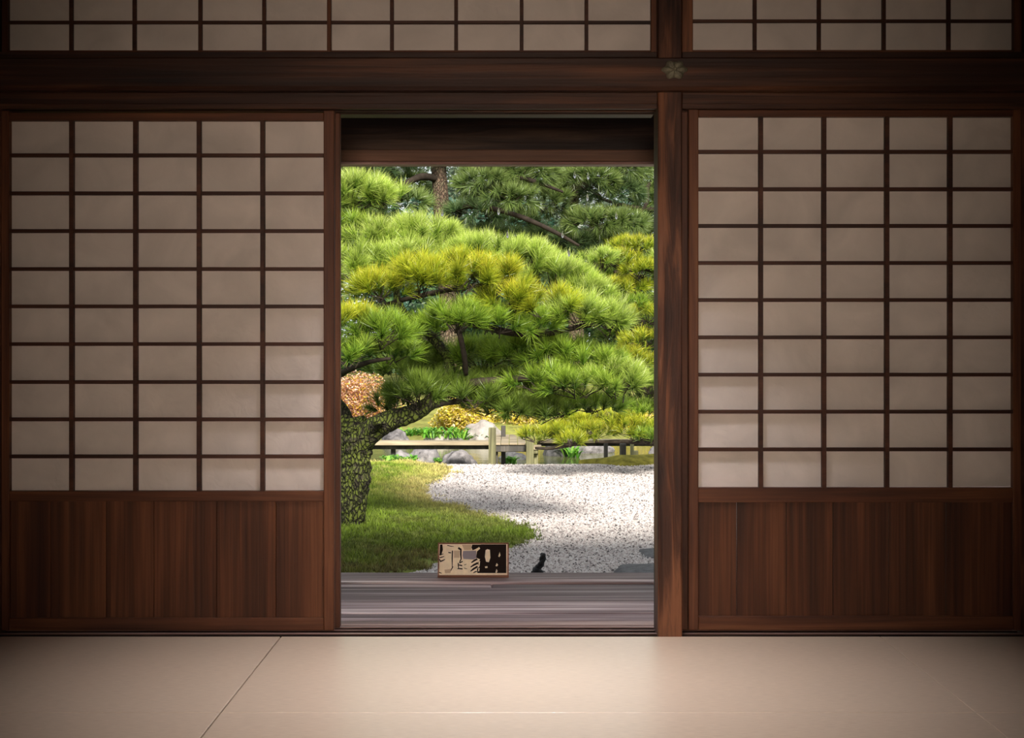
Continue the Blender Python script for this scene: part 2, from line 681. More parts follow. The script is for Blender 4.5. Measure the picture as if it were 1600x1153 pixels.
def leaves(P, size, colors, aspect=0.5, lay=0.5):
    """diamond leaves scattered at P"""
    M = len(P)
    D = unit(rng.normal(size=(M, 3)))
    D[:, 2] *= lay
    D = unit(D)
    S = unit(np.cross(D, rng.normal(size=(M, 3))))
    L_ = size * rng.uniform(0.6, 1.2, (M, 1))
    V = np.stack([P - D * L_ * 0.5, P + S * L_ * aspect * 0.5, P + D * L_ * 0.5, P - S * L_ * aspect * 0.5], 1).reshape(-1, 3)
    cols = np.asarray(colors, float)
    ci = rng.integers(0, len(cols), M)
    k = rng.uniform(0.7, 1.3, (M, 1))
    K = np.repeat(np.clip(cols[ci] * k, 0, 1), 4, 0)
    return V, K


def foliage(name, V, K, parent, mat=None, npoly=3):
    V = np.asarray(V)
    loc = V.mean(0)
    o = link(name, tri_mesh(name, V - loc, mat or LEAF, K, npoly), parent, loc)
    o['kind'] = 'stuff'
    return o


# ================================================================== THE ROOM
ROOM_X0, ROOM_X1, ROOM_Y0, CEIL = -2.35, 2.35, -7.0, 2.75

# floor with its mats
floor = tag(empty('floor', (0, -3.5, -0.06)), 'pale straw tatami floor of the dim room', 'floor', kind='structure')
box('subfloor', ROOM_X0, ROOM_X1, ROOM_Y0, 0.18, -0.12, -0.065, DARKGAP, floor)
seams = [-2.35, -0.777, 1.237, 2.35]
ys = [-0.046, -0.99, -1.95, -2.9, -3.86, -4.82, -5.78, -7.0]
for j in range(len(ys) - 1):
    for i in range(3):
        g0, g1 = (0.0004 if i == 2 else 0.002), (0.0004 if i == 1 else 0.002)
        box('tatami_mat', seams[i] + g0, seams[i + 1] - g1, ys[j + 1] + 0.0015, ys[j] - 0.0015, -0.064, -0.004, TATAMI, floor, c=0.0012)

# side and rear walls, ceiling
for nm, x0, x1, lab in (('wall_west', ROOM_X0 - 0.1, ROOM_X0, 'clay plaster side wall joining the short end of the long window'),
                        ('wall_east', ROOM_X1, ROOM_X1 + 0.1, 'clay plaster side wall at the dark end of the room')):
    tag(box(nm, x0, x1, ROOM_Y0, 0.17, -0.12, CEIL, PLASTER), lab, 'wall', kind='structure')
tag(box('wall_north', X(1640, 4.6), ROOM_X1, 0.0, 0.09, -0.06, CEIL, PLASTER), 'narrow clay plaster panel between the corner column and the dark side wall', 'wall', kind='structure')
tag(box('wall_north', ROOM_X0, X(-50, 4.6), 0.0, 0.09, -0.06, CEIL, PLASTER), 'narrow clay plaster panel beyond the door with the narrow stile', 'wall', kind='structure')
wr = tag(empty('wall_rear', (0, ROOM_Y0, 0)), 'clay plaster wall behind the viewer with an open doorway', 'wall', kind='structure')
me = boxes_mesh('plaster', [(ROOM_X0, -0.9, ROOM_Y0 - 0.1, ROOM_Y0, -0.12, CEIL), (0.9, ROOM_X1, ROOM_Y0 - 0.1, ROOM_Y0, -0.12, CEIL),
                            (-0.9, 0.9, ROOM_Y0 - 0.1, ROOM_Y0, 2.0, CEIL)], PLASTER)
link('plaster', me, wr)
ce = tag(empty('ceiling', (0, -3.4, CEIL)), 'dark board ceiling high above the tatami', 'ceiling', kind='structure')
for i in range(10):
    x0 = ROOM_X0 - 0.1 + i * 0.49
    box('ceiling_board', x0, x0 + 0.486, ROOM_Y0 - 0.1, 0.2, CEIL, CEIL + 0.02, W['y'], ce)
# roof over room and veranda
rf = tag(empty('roof', (0, -2, CEIL)), 'deep dark eaves of the house sheltering the veranda', 'roof', kind='structure')
import bmesh
V = [(-6, 2.35, 2.02), (6, 2.35, 2.02), (6, -3.4, 4.4), (-6, -3.4, 4.4), (6, -9.2, 2.0), (-6, -9.2, 2.0)]
V += [(x, y, z + 0.14) for x, y, z in V]
Fs = [[0, 3, 2, 1], [3, 5, 4, 2], [6, 7, 8, 9], [9, 8, 10, 11], [0, 1, 7, 6], [5, 11, 10, 4], [0, 6, 9, 3], [3, 9, 11, 5], [1, 2, 8, 7], [2, 4, 10, 8]]
link('roof_slab', mesh('roof_slab', V, Fs, W['soot_shade']), rf)

# ---- column, beam, tracks
D0 = 4.6
CY0 = -0.05                                    # room face of the column
dcol = CY0 - CAMY
tag(box('wooden_column', X(1028, dcol), X(1066, dcol), CY0, 0.085, -0.03, CEIL, W['col'], c=0.004),
    'rough grained brown column standing between the doorway and a closed paper door', 'column', kind='structure')
col2 = tag(box('wooden_column', X(-60, dcol), X(-6, dcol), CY0, 0.085, -0.03, CEIL, W['col'], c=0.004),
           'dark column at the edge of the paper door with the narrow stile', 'column', kind='structure')
tag(box('wooden_column', X(1604, dcol), X(1650, dcol), CY0, 0.085, -0.03, CEIL, W['col'], c=0.004),
    'dark column in the dim corner beyond the closed paper door', 'column', kind='structure')

dn = 4.6 - 0.10
beam = tag(empty('tie_beam', (0, -0.08, Z(110, dn))), 'dark polished tie beam running the whole width above the doors', 'beam', kind='structure')
nz0, nz1 = Z(140, dn), Z(90, dn)
# long beam with a bevelled lower edge
prof = [(-0.10, nz0 + 0.012), (-0.10, nz1 - 0.003), (-0.097, nz1), (-0.05, nz1), (-0.05, nz0), (-0.088, nz0)]
V = [(ROOM_X0, y, z) for y, z in prof] + [(ROOM_X1, y, z) for y, z in prof]
n = len(prof)
Fs = [[i, i + n, (i + 1) % n + n, (i + 1) % n] for i in range(n)] + [list(range(n)), [i + n for i in range(n)][::-1]]
link('beam', mesh('beam', V, Fs, W['beam']), beam)
box('cap_strip', ROOM_X0, X(1027, 4.53), -0.072, 0.03, Z(90.5, 4.53), Z(81, 4.53), W['beam'], beam)
box('cap_strip', X(1066, 4.53), ROOM_X1, -0.072, 0.03, Z(90.5, 4.53), Z(81, 4.53), W['beam'], beam)

# bronze nail cover on the beam: six lobes round a small boss
nc = tag(empty('nail_cover', (X(1054, dn), -0.10, Z(109, dn))), 'small greenish bronze flower nail cover on the tie beam over the column', 'ornament')
V, Fs = [], []
SEG = 48
rad = [0.0, 0.010, 0.021, 0.030, 0.034]
hgt = [0.012, 0.011, 0.013, 0.009, 0.0]
for q, (r, h) in enumerate(zip(rad, hgt)):
    for k in range(SEG):
        a = 2 * PI * k / SEG
        lobe = 1 + 0.13 * math.cos(6 * a) * (r / 0.034)
        groove = -0.005 * max(0, math.cos(6 * a + PI)) ** 4 * (1 if 0 < q < 4 else 0)
        V.append((1.16 * r * lobe * math.cos(a), -(h + groove), 0.88 * r * lobe * math.sin(a)))
for q in range(len(rad) - 1):
    for k in range(SEG):
        k2 = (k + 1) % SEG
        Fs.append([q * SEG + k, (q + 1) * SEG + k, (q + 1) * SEG + k2, q * SEG + k2])
link('plate', mesh('plate', V, Fs, BRONZE, True), nc, nc.location)
bossV = [(v.x * 0.0075, v.y * 0.006 - 0.013, v.z * 0.0075) for v in ICO4[0]]
link('boss', mesh('boss', bossV, ICO4[1], BRONZE, True), nc, nc.location)

# upper track (grooved) and its ridges
kz = 1.79
kam = tag(empty('upper_track', (0, 0.05, kz)), 'grooved wooden lintel track the paper doors slide in', 'lintel', kind='structure')
for x0, x1 in ((ROOM_X0, X(1027, 4.57)), (X(1066, 4.57), ROOM_X1)):
    box('track_board', x0, x1, -0.03, 0.16, kz, Z(141, 4.57), W['beam'], kam)
    for y0, y1 in ((-0.026, -0.006), (0.036, 0.046), (0.084, 0.16)):
        box('track_ridge', x0, x1, y0, y1, kz - 0.016, kz + 0.002, W['beam'], kam, c=0.0015)

# sill (grooved); groove shade put into the dark board and ridge colours
sill = tag(empty('lower_track', (0, 0.08, -0.02)), 'worn grooved wooden sill track along the doorway', 'sill', kind='structure')
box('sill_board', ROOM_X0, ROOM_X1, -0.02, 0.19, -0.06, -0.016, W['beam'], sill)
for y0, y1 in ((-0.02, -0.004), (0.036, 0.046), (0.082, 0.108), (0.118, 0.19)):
    box('sill_ridge', ROOM_X0, ROOM_X1, y0 + 0.001, y1 - 0.001, -0.018, -0.003, W['soot_shade'], sill, c=0.0015)
    box('sill_ridge_top', ROOM_X0, ROOM_X1, y0, y1, -0.003, 0.0, W['sill'], sill, c=0.001)

# infill beside the column, and post strip behind the gap
tag(box('trim_1', X(1064, 4.63), X(1079, 4.63), 0.037, 0.075, 0.0, 1.775, W['z']), 'narrow wooden strip set back in the gap beside the grained column', 'trim', kind='structure')
tag(box('trim_2', X(1064, 4.6), X(1081, 4.6), -0.03, 0.085, Z(86, 4.6), CEIL, W['col']), 'dark strip beside the column above the tie beam', 'trim', kind='structure')


# ---- paper doors
def lattice(root, xs, zs, y_front, depth, bar_w, mat_v, mat_h, pane_y):
    """xs, zs: (edge, bar centres ..., edge). Bars and one paper pane per cell."""
    for x in xs[1:-1]:
        box('lattice_bar', x - bar_w / 2, x + bar_w / 2, y_front, y_front + depth, zs[0] - 0.003, zs[-1] + 0.003, mat_v, root, c=0.001)
    for z in zs[1:-1]:
        box('lattice_bar', xs[0] - 0.003, xs[-1] + 0.003, y_front + 0.0015, y_front + depth - 0.0005, z - bar_w * 0.42, z + bar_w * 0.42, mat_h, root, c=0.001)
    for i in range(len(xs) - 1):
        for j in range(len(zs) - 1):
            box('paper_pane', xs[i] + 0.0004, xs[i + 1] - 0.0004, pane_y, pane_y + 0.0012, zs[j] + 0.0004, zs[j + 1] - 0.0004, PAPER, root, c=0.0003)


def paper_door(name, label, y, st, top, midr, bot, vx, hz, boards, dx=0.0):
    d = y - CAMY
    root = tag(empty(name, ((X(st[0], d) + X(st[3], d)) / 2 + dx, y + 0.015, 0.0)), label, 'sliding door', kind='structure')
    r = lambda px: X(px, D0) + dx
    z = lambda py: Z(py, D0)
    box('stile', r(st[0]), r(st[1]), y, y + 0.03, z(bot[1]), z(top[0] - 3), W['z'], root, c=0.0025)
    box('stile', r(st[2]), r(st[3]), y, y + 0.03, z(bot[1]), z(top[0] - 3), W['z'], root, c=0.0025)
    for a, b in (top, midr, bot):
        box('rail', r(st[1]), r(st[2]), y + 0.002, y + 0.028, z(b), z(a), W['x'], root, c=0.002)
    xs = [r(st[1])] + [r(p) for p in vx] + [r(st[2])]
    zs = [z(midr[0])] + [z(p) for p in hz[::-1]] + [z(top[1])]
    lattice(root, xs, zs, y + 0.003, 0.021, 0.0145, W['bar'], W['bar'], y + 0.0245)
    for a, b in zip(boards[:-1], boards[1:]):
        box('wainscot_board', r(a) + 0.0006, r(b) - 0.0006, y + 0.013, y + 0.022, z(bot[0] + 1), z(midr[1] - 1), W['board'], root, c=0.0015)
    return root


L_args = dict(st=(-3, 14, 505.5, 522), top=(175.5, 188), midr=(767.5, 783.5), bot=(966, 985.5),
              vx=(110.5, 210.5, 310, 409.5), hz=(242, 301.5, 360.5, 420, 478.5, 537.5, 597, 655.5, 713.5),
              boards=(14, 77, 164, 239, 337, 430, 505.5))
paper_door('door_1', 'paper sliding door beside the open doorway, hiding the pine trunk edge', 0.0, **L_args)
paper_door('door_3', 'second paper sliding door tucked behind the door beside the doorway, only its edge showing', 0.049, dx=0.014, **L_args)
paper_door('door_2', 'closed paper sliding door between the grained column and the dim corner', 0.0,
           st=(1076, 1091.5, 1583.5, 1600), top=(171.5, 182), midr=(762, 785), bot=(963, 985),
           vx=(1189.5, 1288.5, 1387, 1486), hz=(236.5, 295, 352.5, 410.5, 468.5, 527, 585.5, 643.5, 702.5),
           boards=(1091.5, 1152, 1230, 1303, 1390, 1480, 1583.5))


# ---- transom windows above the beam
def transom(name, label, frames, vx, hz, bottom, yy=0.0):
    r = lambda px: X(px, D0)
    z = lambda py: Z(py, D0)
    root = tag(empty(name, ((r(frames[0][0]) + r(frames[-1][1])) / 2, yy + 0.01, z(bottom))), label, 'window', kind='structure')
    ztop = 2.58
    for a, b in frames:
        box('stile', r(a), r(b), yy - 0.004, yy + 0.03, z(bottom + 9), ztop + 0.03, W['z'], root)
    for (a, b), bars in zip([(frames[i][1], frames[i + 1][0]) for i in range(len(frames) - 1)], vx):
        box('rail', r(a), r(b), yy, yy + 0.03, z(bottom + 9), z(bottom), W['x'], root)
        box('rail', r(a), r(b), yy, yy + 0.03, ztop, ztop + 0.03, W['x'], root)
        zs = [z(bottom)] + [z(p) for p in hz] + [ztop]
        lattice(root, [r(a)] + [r(p) for p in bars] + [r(b)], zs, yy + 0.004, 0.015, 0.0125, W['bar'], W['bar'], yy + 0.0195)


transom('window_1', 'paper transom above the doorway and the door beside it', [(3, 12), (511, 517), (1017, 1027)],
        [(110, 209, 312, 412), (612, 712.5, 815, 916.5)], (34, -10.5, -55, -99.5, -144), 78.5)
transom('window_2', 'paper transom above the closed door in the dim corner', [(1075, 1080), (1584, 1602)],
        [(1180, 1280.5, 1382, 1483.5)], (32, -12.5, -57, -101.5, -146), 78)

# ================================================================== VERANDA
ver = tag(empty('veranda_deck', (0, 0.8, -0.05)), 'weathered grey plank veranda outside the doorway', 'deck', kind='structure')
DZ = -0.03
rnd = random.Random(4)
edges = [0.195, 0.352, 0.482, 0.737, 1.02, 1.126, 1.22, 1.385]
tones = [0.95, 0.8, 0.95, 0.62, 1.05, 1.25, 0.72]          # each board has weathered to its own shade
for i in range(len(edges) - 1):
    y0, y1 = edges[i], edges[i + 1]
    cut = [-3.4, X(768, 5.7), 3.4] if i == 4 else [-3.4, 3.4]
    for a, b in zip(cut[:-1], cut[1:]):
        worn = i == 4 and a > -1
        dz = rnd.uniform(-0.003, 0.003) - (0.004 if worn else 0)
        o = box('plank', a + 0.001, b - 0.001, y0 + 0.002, y1 - 0.002, DZ - 0.035 + dz, DZ + dz, W['deck'], ver, c=0.004)
        o['tone'] = 0.5 if worn else tones[i]
box('edge_beam', -3.4, 3.4, 1.25, 1.34, DZ - 0.15, DZ - 0.036, W['lintel'], ver)
for x in (-3.2, -1.1, 1.1, 3.2):
    box('deck_post', x - 0.05, x + 0.05, 1.24, 1.34, GROUND - 0.05, DZ - 0.036, W['z'], ver)

# outer lintel, boards above it and the posts that carry them
ol = tag(empty('outer_lintel', (0, 1.3, 1.8)), 'dark sooty board and brown lintel at the outer edge of the veranda', 'lintel', kind='structure')
dl = 5.85
box('lintel', -3.4, 3.4, dl + CAMY - 0.05, dl + CAMY + 0.05, Z(254.5, dl), Z(236, dl), W['lintel'], ol, c=0.004)
box('lintel_lip', -3.4, 3.4, dl + CAMY - 0.03, dl + CAMY + 0.045, Z(258.3, dl), Z(254, dl), W['sill'], ol)  # pale wood carries the lit underside of the lintel in its colour
box('sooty_board', -3.4, 3.4, dl + CAMY - 0.018, dl + CAMY + 0.03, Z(237, dl), 2.36, W['soot_shade'], ol)
for x in (-3.35, 3.35):
    box('post', x - 0.06, x + 0.06, 1.22, 1.34, DZ, 2.36, W['col'], ol)

# framed plaque on the deck edge
sx0, sx1 = X(684, 5.86), X(795, 5.86)
SW, SH = sx1 - sx0, 0.150
pl = empty('plaque', ((sx0 + sx1) / 2, 1.26, DZ))
tag(pl, 'small framed plaque of painted cream reflections and black brushwork propped on the deck edge', 'plaque')
CREAM = plain('cream_reflection_face', (0.90, 0.76, 0.54), 0.4, 0.4, 40, 0.12)  # glossy reflection on the plaque painted as cream colour
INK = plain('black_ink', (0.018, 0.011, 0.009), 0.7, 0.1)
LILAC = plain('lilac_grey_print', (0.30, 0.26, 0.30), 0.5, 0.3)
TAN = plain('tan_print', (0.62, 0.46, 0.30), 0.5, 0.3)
tilt = math.radians(9)


def tilted(lst, mat, name):
    """boxes given in the plaque's own plane (u across, v up, w towards the room), leaned back"""
    me = boxes_mesh(name, [(a, b, -w1, -w0, c, d) for a, b, c, d, w0, w1 in lst], mat, 0.001)
    R = Matrix.Rotation(-tilt, 4, 'X')
    me.transform(R)
    return link(name, me, pl, pl.location)


h = SW / 2
tilted([(-h, h, 0, 0.011, -0.012, 0.012)], W['tray'], 'frame_rail')
tilted([(-h, h, SH - 0.006, SH, -0.012, 0.010)], W['tray'], 'frame_rail')
tilted([(-h, -h + 0.006, 0.0112, SH - 0.0062, -0.012, 0.010)], W['tray'], 'frame_rail')
tilted([(h - 0.006, h, 0.0112, SH - 0.0062, -0.012, 0.010)], W['tray'], 'frame_rail')
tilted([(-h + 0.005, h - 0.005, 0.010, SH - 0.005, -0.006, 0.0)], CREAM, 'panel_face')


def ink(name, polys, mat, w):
    """flat print and painted reflections: polygons in the enlarged picture of the plaque"""
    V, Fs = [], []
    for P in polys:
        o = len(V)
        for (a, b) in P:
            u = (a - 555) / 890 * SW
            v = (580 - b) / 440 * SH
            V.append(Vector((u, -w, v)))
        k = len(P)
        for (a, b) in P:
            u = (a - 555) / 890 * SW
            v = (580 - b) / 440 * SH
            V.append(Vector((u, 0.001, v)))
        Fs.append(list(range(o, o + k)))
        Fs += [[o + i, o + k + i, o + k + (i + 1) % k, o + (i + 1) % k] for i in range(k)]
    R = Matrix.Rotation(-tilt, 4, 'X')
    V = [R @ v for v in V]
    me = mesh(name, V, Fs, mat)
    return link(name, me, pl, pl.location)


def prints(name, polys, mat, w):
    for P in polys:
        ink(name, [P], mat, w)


def stroke(x0, y0, x1, y1, w0, w1):
    dx, dy = x1 - x0, y1 - y0
    l = math.hypot(dx, dy)
    w0, w1 = w0 * 0.8, w1 * 0.7
    nx, ny = -dy / l, dx / l
    xm, ym = (x0 + x1) / 2 + nx * w0 * 0.3, (y0 + y1) / 2 + ny * w0 * 0.3
    return [(x0 + nx * w0, y0 + ny * w0), (xm + nx * w0, ym + ny * w0), (x1 + nx * w1, y1 + ny * w1), (x1 - nx * w1, y1 - ny * w1),
            (xm - nx * w0, ym - ny * w0), (x0 - nx * w0, y0 - ny * w0)]


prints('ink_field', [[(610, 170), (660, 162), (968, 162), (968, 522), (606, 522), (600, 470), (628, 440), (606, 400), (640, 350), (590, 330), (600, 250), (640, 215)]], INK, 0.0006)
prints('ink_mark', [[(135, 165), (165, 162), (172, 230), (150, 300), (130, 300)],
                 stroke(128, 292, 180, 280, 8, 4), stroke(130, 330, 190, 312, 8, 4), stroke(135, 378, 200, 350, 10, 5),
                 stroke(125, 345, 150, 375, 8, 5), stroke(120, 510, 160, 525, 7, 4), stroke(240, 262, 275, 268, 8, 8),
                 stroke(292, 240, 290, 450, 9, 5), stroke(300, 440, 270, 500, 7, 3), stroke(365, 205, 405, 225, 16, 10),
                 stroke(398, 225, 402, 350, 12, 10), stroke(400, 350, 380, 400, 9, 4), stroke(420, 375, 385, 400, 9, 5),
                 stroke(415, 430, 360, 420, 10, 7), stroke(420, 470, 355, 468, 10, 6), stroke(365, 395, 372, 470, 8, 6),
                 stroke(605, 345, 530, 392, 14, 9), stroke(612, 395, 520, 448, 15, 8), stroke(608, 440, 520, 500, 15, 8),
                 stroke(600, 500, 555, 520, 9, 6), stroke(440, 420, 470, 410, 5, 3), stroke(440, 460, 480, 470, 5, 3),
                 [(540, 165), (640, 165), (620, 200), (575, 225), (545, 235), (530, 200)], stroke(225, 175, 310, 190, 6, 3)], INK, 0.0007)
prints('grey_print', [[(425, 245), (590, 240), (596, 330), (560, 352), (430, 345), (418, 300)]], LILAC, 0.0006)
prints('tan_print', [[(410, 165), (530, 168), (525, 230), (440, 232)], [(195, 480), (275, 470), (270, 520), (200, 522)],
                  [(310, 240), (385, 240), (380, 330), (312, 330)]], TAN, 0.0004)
prints('pale_reflection', [[(708, 235), (730, 222), (762, 230), (768, 330), (750, 385), (715, 380), (700, 320)],
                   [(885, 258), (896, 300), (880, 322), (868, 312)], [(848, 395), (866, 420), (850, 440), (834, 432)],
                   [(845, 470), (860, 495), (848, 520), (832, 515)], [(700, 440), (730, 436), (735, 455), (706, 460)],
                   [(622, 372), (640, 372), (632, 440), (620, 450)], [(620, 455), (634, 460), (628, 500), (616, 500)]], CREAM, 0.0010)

# ================================================================== GARDEN GROUND
GRAVEL = gravel_mat()
gp = [ground_pt(1, 1000)]
me = mesh('gravel_bed', [(-30, -14, GROUND), (30, -14, GROUND), (30, 12.45, GROUND), (1.6, 12.35, GROUND), (0, 12.2, GROUND), (-1.0, 12.3, GROUND), (-30, 12.6, GROUND),
                         (30, 12.6, GROUND - 0.5), (1.6, 12.55, GROUND - 0.5), (0, 12.4, GROUND - 0.5), (-1, 12.5, GROUND - 0.5), (-30, 12.8, GROUND - 0.5)],
          [[0, 1, 2, 3, 4, 5, 6], [2, 7, 8, 3], [3, 8, 9, 4], [4, 9, 10, 5], [5, 10, 11, 6]], GRAVEL)
tag(link('gravel_ground', me), 'pale gravel court reaching from the house to the pond', 'gravel ground', kind='structure')

# lawn outline in the garden plane
lp = [(470, 897), (600, 893), (672, 889), (700, 872), (780, 862), (812, 852), (842, 838), (832, 826), (770, 808), (728, 795), (682, 785),
      (662, 770), (668, 758), (690, 748), (704, 738), (705, 729), (640, 722), (540, 722)]
LP = [ground_pt(a, b) for a, b in lp]
LP = [(-8, 3.7), (-1.0, 3.7)] + LP[2:-1] + [(-2.6, 12.3), (-8, 12.6)]
POLY = np.array(LP)


def inside(P, poly):
    x, y = P[:, 0], P[:, 1]
    r = np.zeros(len(P), bool)
    j = len(poly) - 1
    for i in range(len(poly)):
        xi, yi = poly[i]
        xj, yj = poly[j]
        c = ((yi > y) != (yj > y)) & (x < (xj - xi) * (y - yi) / (yj - yi + 1e-12) + xi)
        r ^= c
        j = i
    return r


def edge_dist(P, poly):
    d = np.full(len(P), 1e9)
    for i in range(len(poly)):
        a, b = poly[i - 1], poly[i]
        ab = b - a
        t = np.clip(((P - a) @ ab) / (ab @ ab), 0, 1)
        d = np.minimum(d, np.linalg.norm(P - (a + t[:, None] * ab), axis=1))
    return d


def wob(P, s, seed):
    return np.array([noise.noise(Vector((p[0] * s, p[1] * s, seed))) for p in P])


# mound of the lawn as a grid clipped to the outline
gx = np.arange(-8, 1.2, 0.08)
gy = np.arange(3.6, 12.7, 0.08)
GX, GY = np.meshgrid(gx, gy)
GP = np.stack([GX.ravel(), GY.ravel()], 1)
ins = inside(GP, POLY)
ed = edge_dist(GP, POLY)
hgt_ = np.where(ins, np.minimum(ed, 0.5) / 0.5, -1)


def lawn_height(ed_):
    return GROUND + 0.004 + 0.05 * np.clip(ed_ / 0.9, 0, 1)


zz = np.where(ins, lawn_height(ed), GROUND - 0.03)
nx_, ny_ = len(gx), len(gy)
Vl = np.column_stack([GP, zz])
Fl = []
insg = ins.reshape(ny_, nx_)
for j in range(ny_ - 1):
    for i in range(nx_ - 1):
        if insg[j:j + 2, i:i + 2].any():
            Fl.append([j * nx_ + i, j * nx_ + i + 1, (j + 1) * nx_ + i + 1, (j + 1) * nx_ + i])
tag(link('lawn_mound', mesh('lawn_mound', Vl, Fl, LAWN, True)), 'low grassy mound under the leaning pine', 'lawn', kind='structure')

# grass: little tufts of blades
T = 30000
P = np.column_stack([rng.uniform(-3.2, 0.75, T), 3.8 + (rng.uniform(0, 1, T) ** 1.25) * 8.7])
e = edge_dist(P, POLY) * np.where(inside(P, POLY), 1, -1)
P = P[e + 0.16 * wob(P, 5.0, 2.0) + 0.05 * rng.normal(size=T) > 0.03]
T = len(P)
e = np.maximum(edge_dist(P, POLY) * np.where(inside(P, POLY), 1, -1), 0)
n1 = wob(P, 0.9, 3.0)
n2 = wob(P, 2.6, 8.0)
n3 = wob(P, 7.0, 1.0)
lush = np.clip(0.5 + 0.8 * n1 + 0.6 * n2 + 0.5 * n3, 0, 1)
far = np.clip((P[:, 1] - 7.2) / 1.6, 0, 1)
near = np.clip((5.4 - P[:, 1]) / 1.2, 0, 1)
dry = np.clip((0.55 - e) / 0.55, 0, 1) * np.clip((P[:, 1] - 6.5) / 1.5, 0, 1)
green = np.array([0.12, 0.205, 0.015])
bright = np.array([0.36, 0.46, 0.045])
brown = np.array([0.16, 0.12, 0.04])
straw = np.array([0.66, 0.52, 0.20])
C = green + (bright - green) * np.clip(0.30 * lush * lush + 0.7 * far * (0.25 + lush), 0, 1)[:, None]  # far grass brightened: sunlight beyond the roof shadow put into colour
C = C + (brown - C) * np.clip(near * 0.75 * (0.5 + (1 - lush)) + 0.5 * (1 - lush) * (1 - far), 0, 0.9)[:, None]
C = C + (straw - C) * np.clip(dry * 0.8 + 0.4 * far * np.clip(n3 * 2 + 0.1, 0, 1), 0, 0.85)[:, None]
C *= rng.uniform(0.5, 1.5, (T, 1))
NB = 9
C = np.repeat(C, NB, 0) * rng.uniform(0.75, 1.25, (T * NB, 1))
M = T * NB
tl = np.repeat(0.045 * rng.uniform(0.6, 1.5, (T, 1)) * (0.7 + 0.5 * lush[:, None]), NB, 0)
Pb = np.repeat(P, NB, 0) + rng.normal(size=(M, 2)) * 0.018
zb = np.repeat(lawn_height(e), NB)
D = unit(np.column_stack([rng.normal(size=(M, 2)) * 0.75, np.ones(M)]))
Lb = tl * rng.uniform(0.6, 1.2, (M, 1))
a = rng.uniform(0, PI, M)
S = np.column_stack([np.cos(a), np.sin(a), np.zeros(M)]) * 0.0042
B = np.column_stack([Pb, zb - 0.005])
V = np.stack([B - S, B + S, B + D * Lb], 1).reshape(-1, 3)
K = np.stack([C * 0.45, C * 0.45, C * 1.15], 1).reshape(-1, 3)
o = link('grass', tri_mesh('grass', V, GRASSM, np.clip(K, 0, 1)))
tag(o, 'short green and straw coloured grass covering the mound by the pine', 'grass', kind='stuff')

# loose pebbles on the gravel bed
M = 60000
yv = 4.2 + rng.uniform(0, 1, M) ** 1.25 * 8.0
P = np.column_stack([rng.uniform(-1, 1, M) * 0 + rng.uniform(-1.3, 2.0, M) * (0.6 + 0.05 * yv), yv])
P = P[~inside(P, POLY)]
M = len(P)
oct_ = np.array([(1, 0, 0), (0, 1, 0), (-1, 0, 0), (0, -1, 0), (0, 0, 1)], float)
tri = [(0, 1, 4), (1, 2, 4), (2, 3, 4), (3, 0, 4)]
a = rng.uniform(0, 2 * PI, M)
ca, sa = np.cos(a), np.sin(a)
sz = rng.uniform(0.006, 0.016, M)
el = rng.uniform(0.6, 1.0, M)
vv = []
for q in oct_:
    x = q[0] * sz
    y = q[1] * sz * el
    vv.append(np.column_stack([P[:, 0] + x * ca - y * sa, P[:, 1] + x * sa + y * ca, GROUND + q[2] * sz * 0.8]))
V = np.stack([np.stack([vv[i] for i in t], 1) for t in tri], 1).reshape(-1, 3)
pal = np.array([(0.50, 0.462, 0.445), (0.43, 0.38, 0.365), (0.32, 0.275, 0.265), (0.17, 0.145, 0.14), (0.06, 0.05, 0.05), (0.45, 0.40, 0.375)])
ci = rng.choice(len(pal), M, p=[0.30, 0.25, 0.17, 0.10, 0.06, 0.12])
K = np.repeat(pal[ci] * rng.uniform(0.85, 1.1, (M, 1)), 12, 0)
tag(link('gravel', tri_mesh('gravel', V, PEBBLE, np.clip(K, 0, 1))), 'loose pale pebbles strewn over the gravel court', 'gravel', kind='stuff')

# stepping stones below the deck edge
def rock(name, label, px, py, w, h_, mat, d=None, seed=1, flat=None, depth=None, group=None, z=None, cat='rock'):
    """px, py: foot of the rock in the picture, w/h_ its width and height there in pixels"""
    zz_ = GROUND if z is None else z
    dd = d or (CAMZ - zz_) * F / (py - HY)
    s = dd / F
    o = link(name, rock_mesh(name, w * s / 2, (depth or w * s * 0.4), h_ * s, mat, seed, flat=flat), None, (X(px, dd), dd + CAMY, zz_ - 0.03))
    return tag(o, label, cat, group)


rock('stepping_stone', 'wide flat grey stepping stone beside the deck at the column', 1016, 905, 124, 40, STEP, d=8.55, seed=2, flat=0.55, depth=0.32, cat='stone')
rock('stepping_stone', 'smaller dark stepping stone farther out in the gravel by the column', 1034, 866, 84, 17, STEP, seed=5, flat=0.5, depth=0.28, cat='stone')

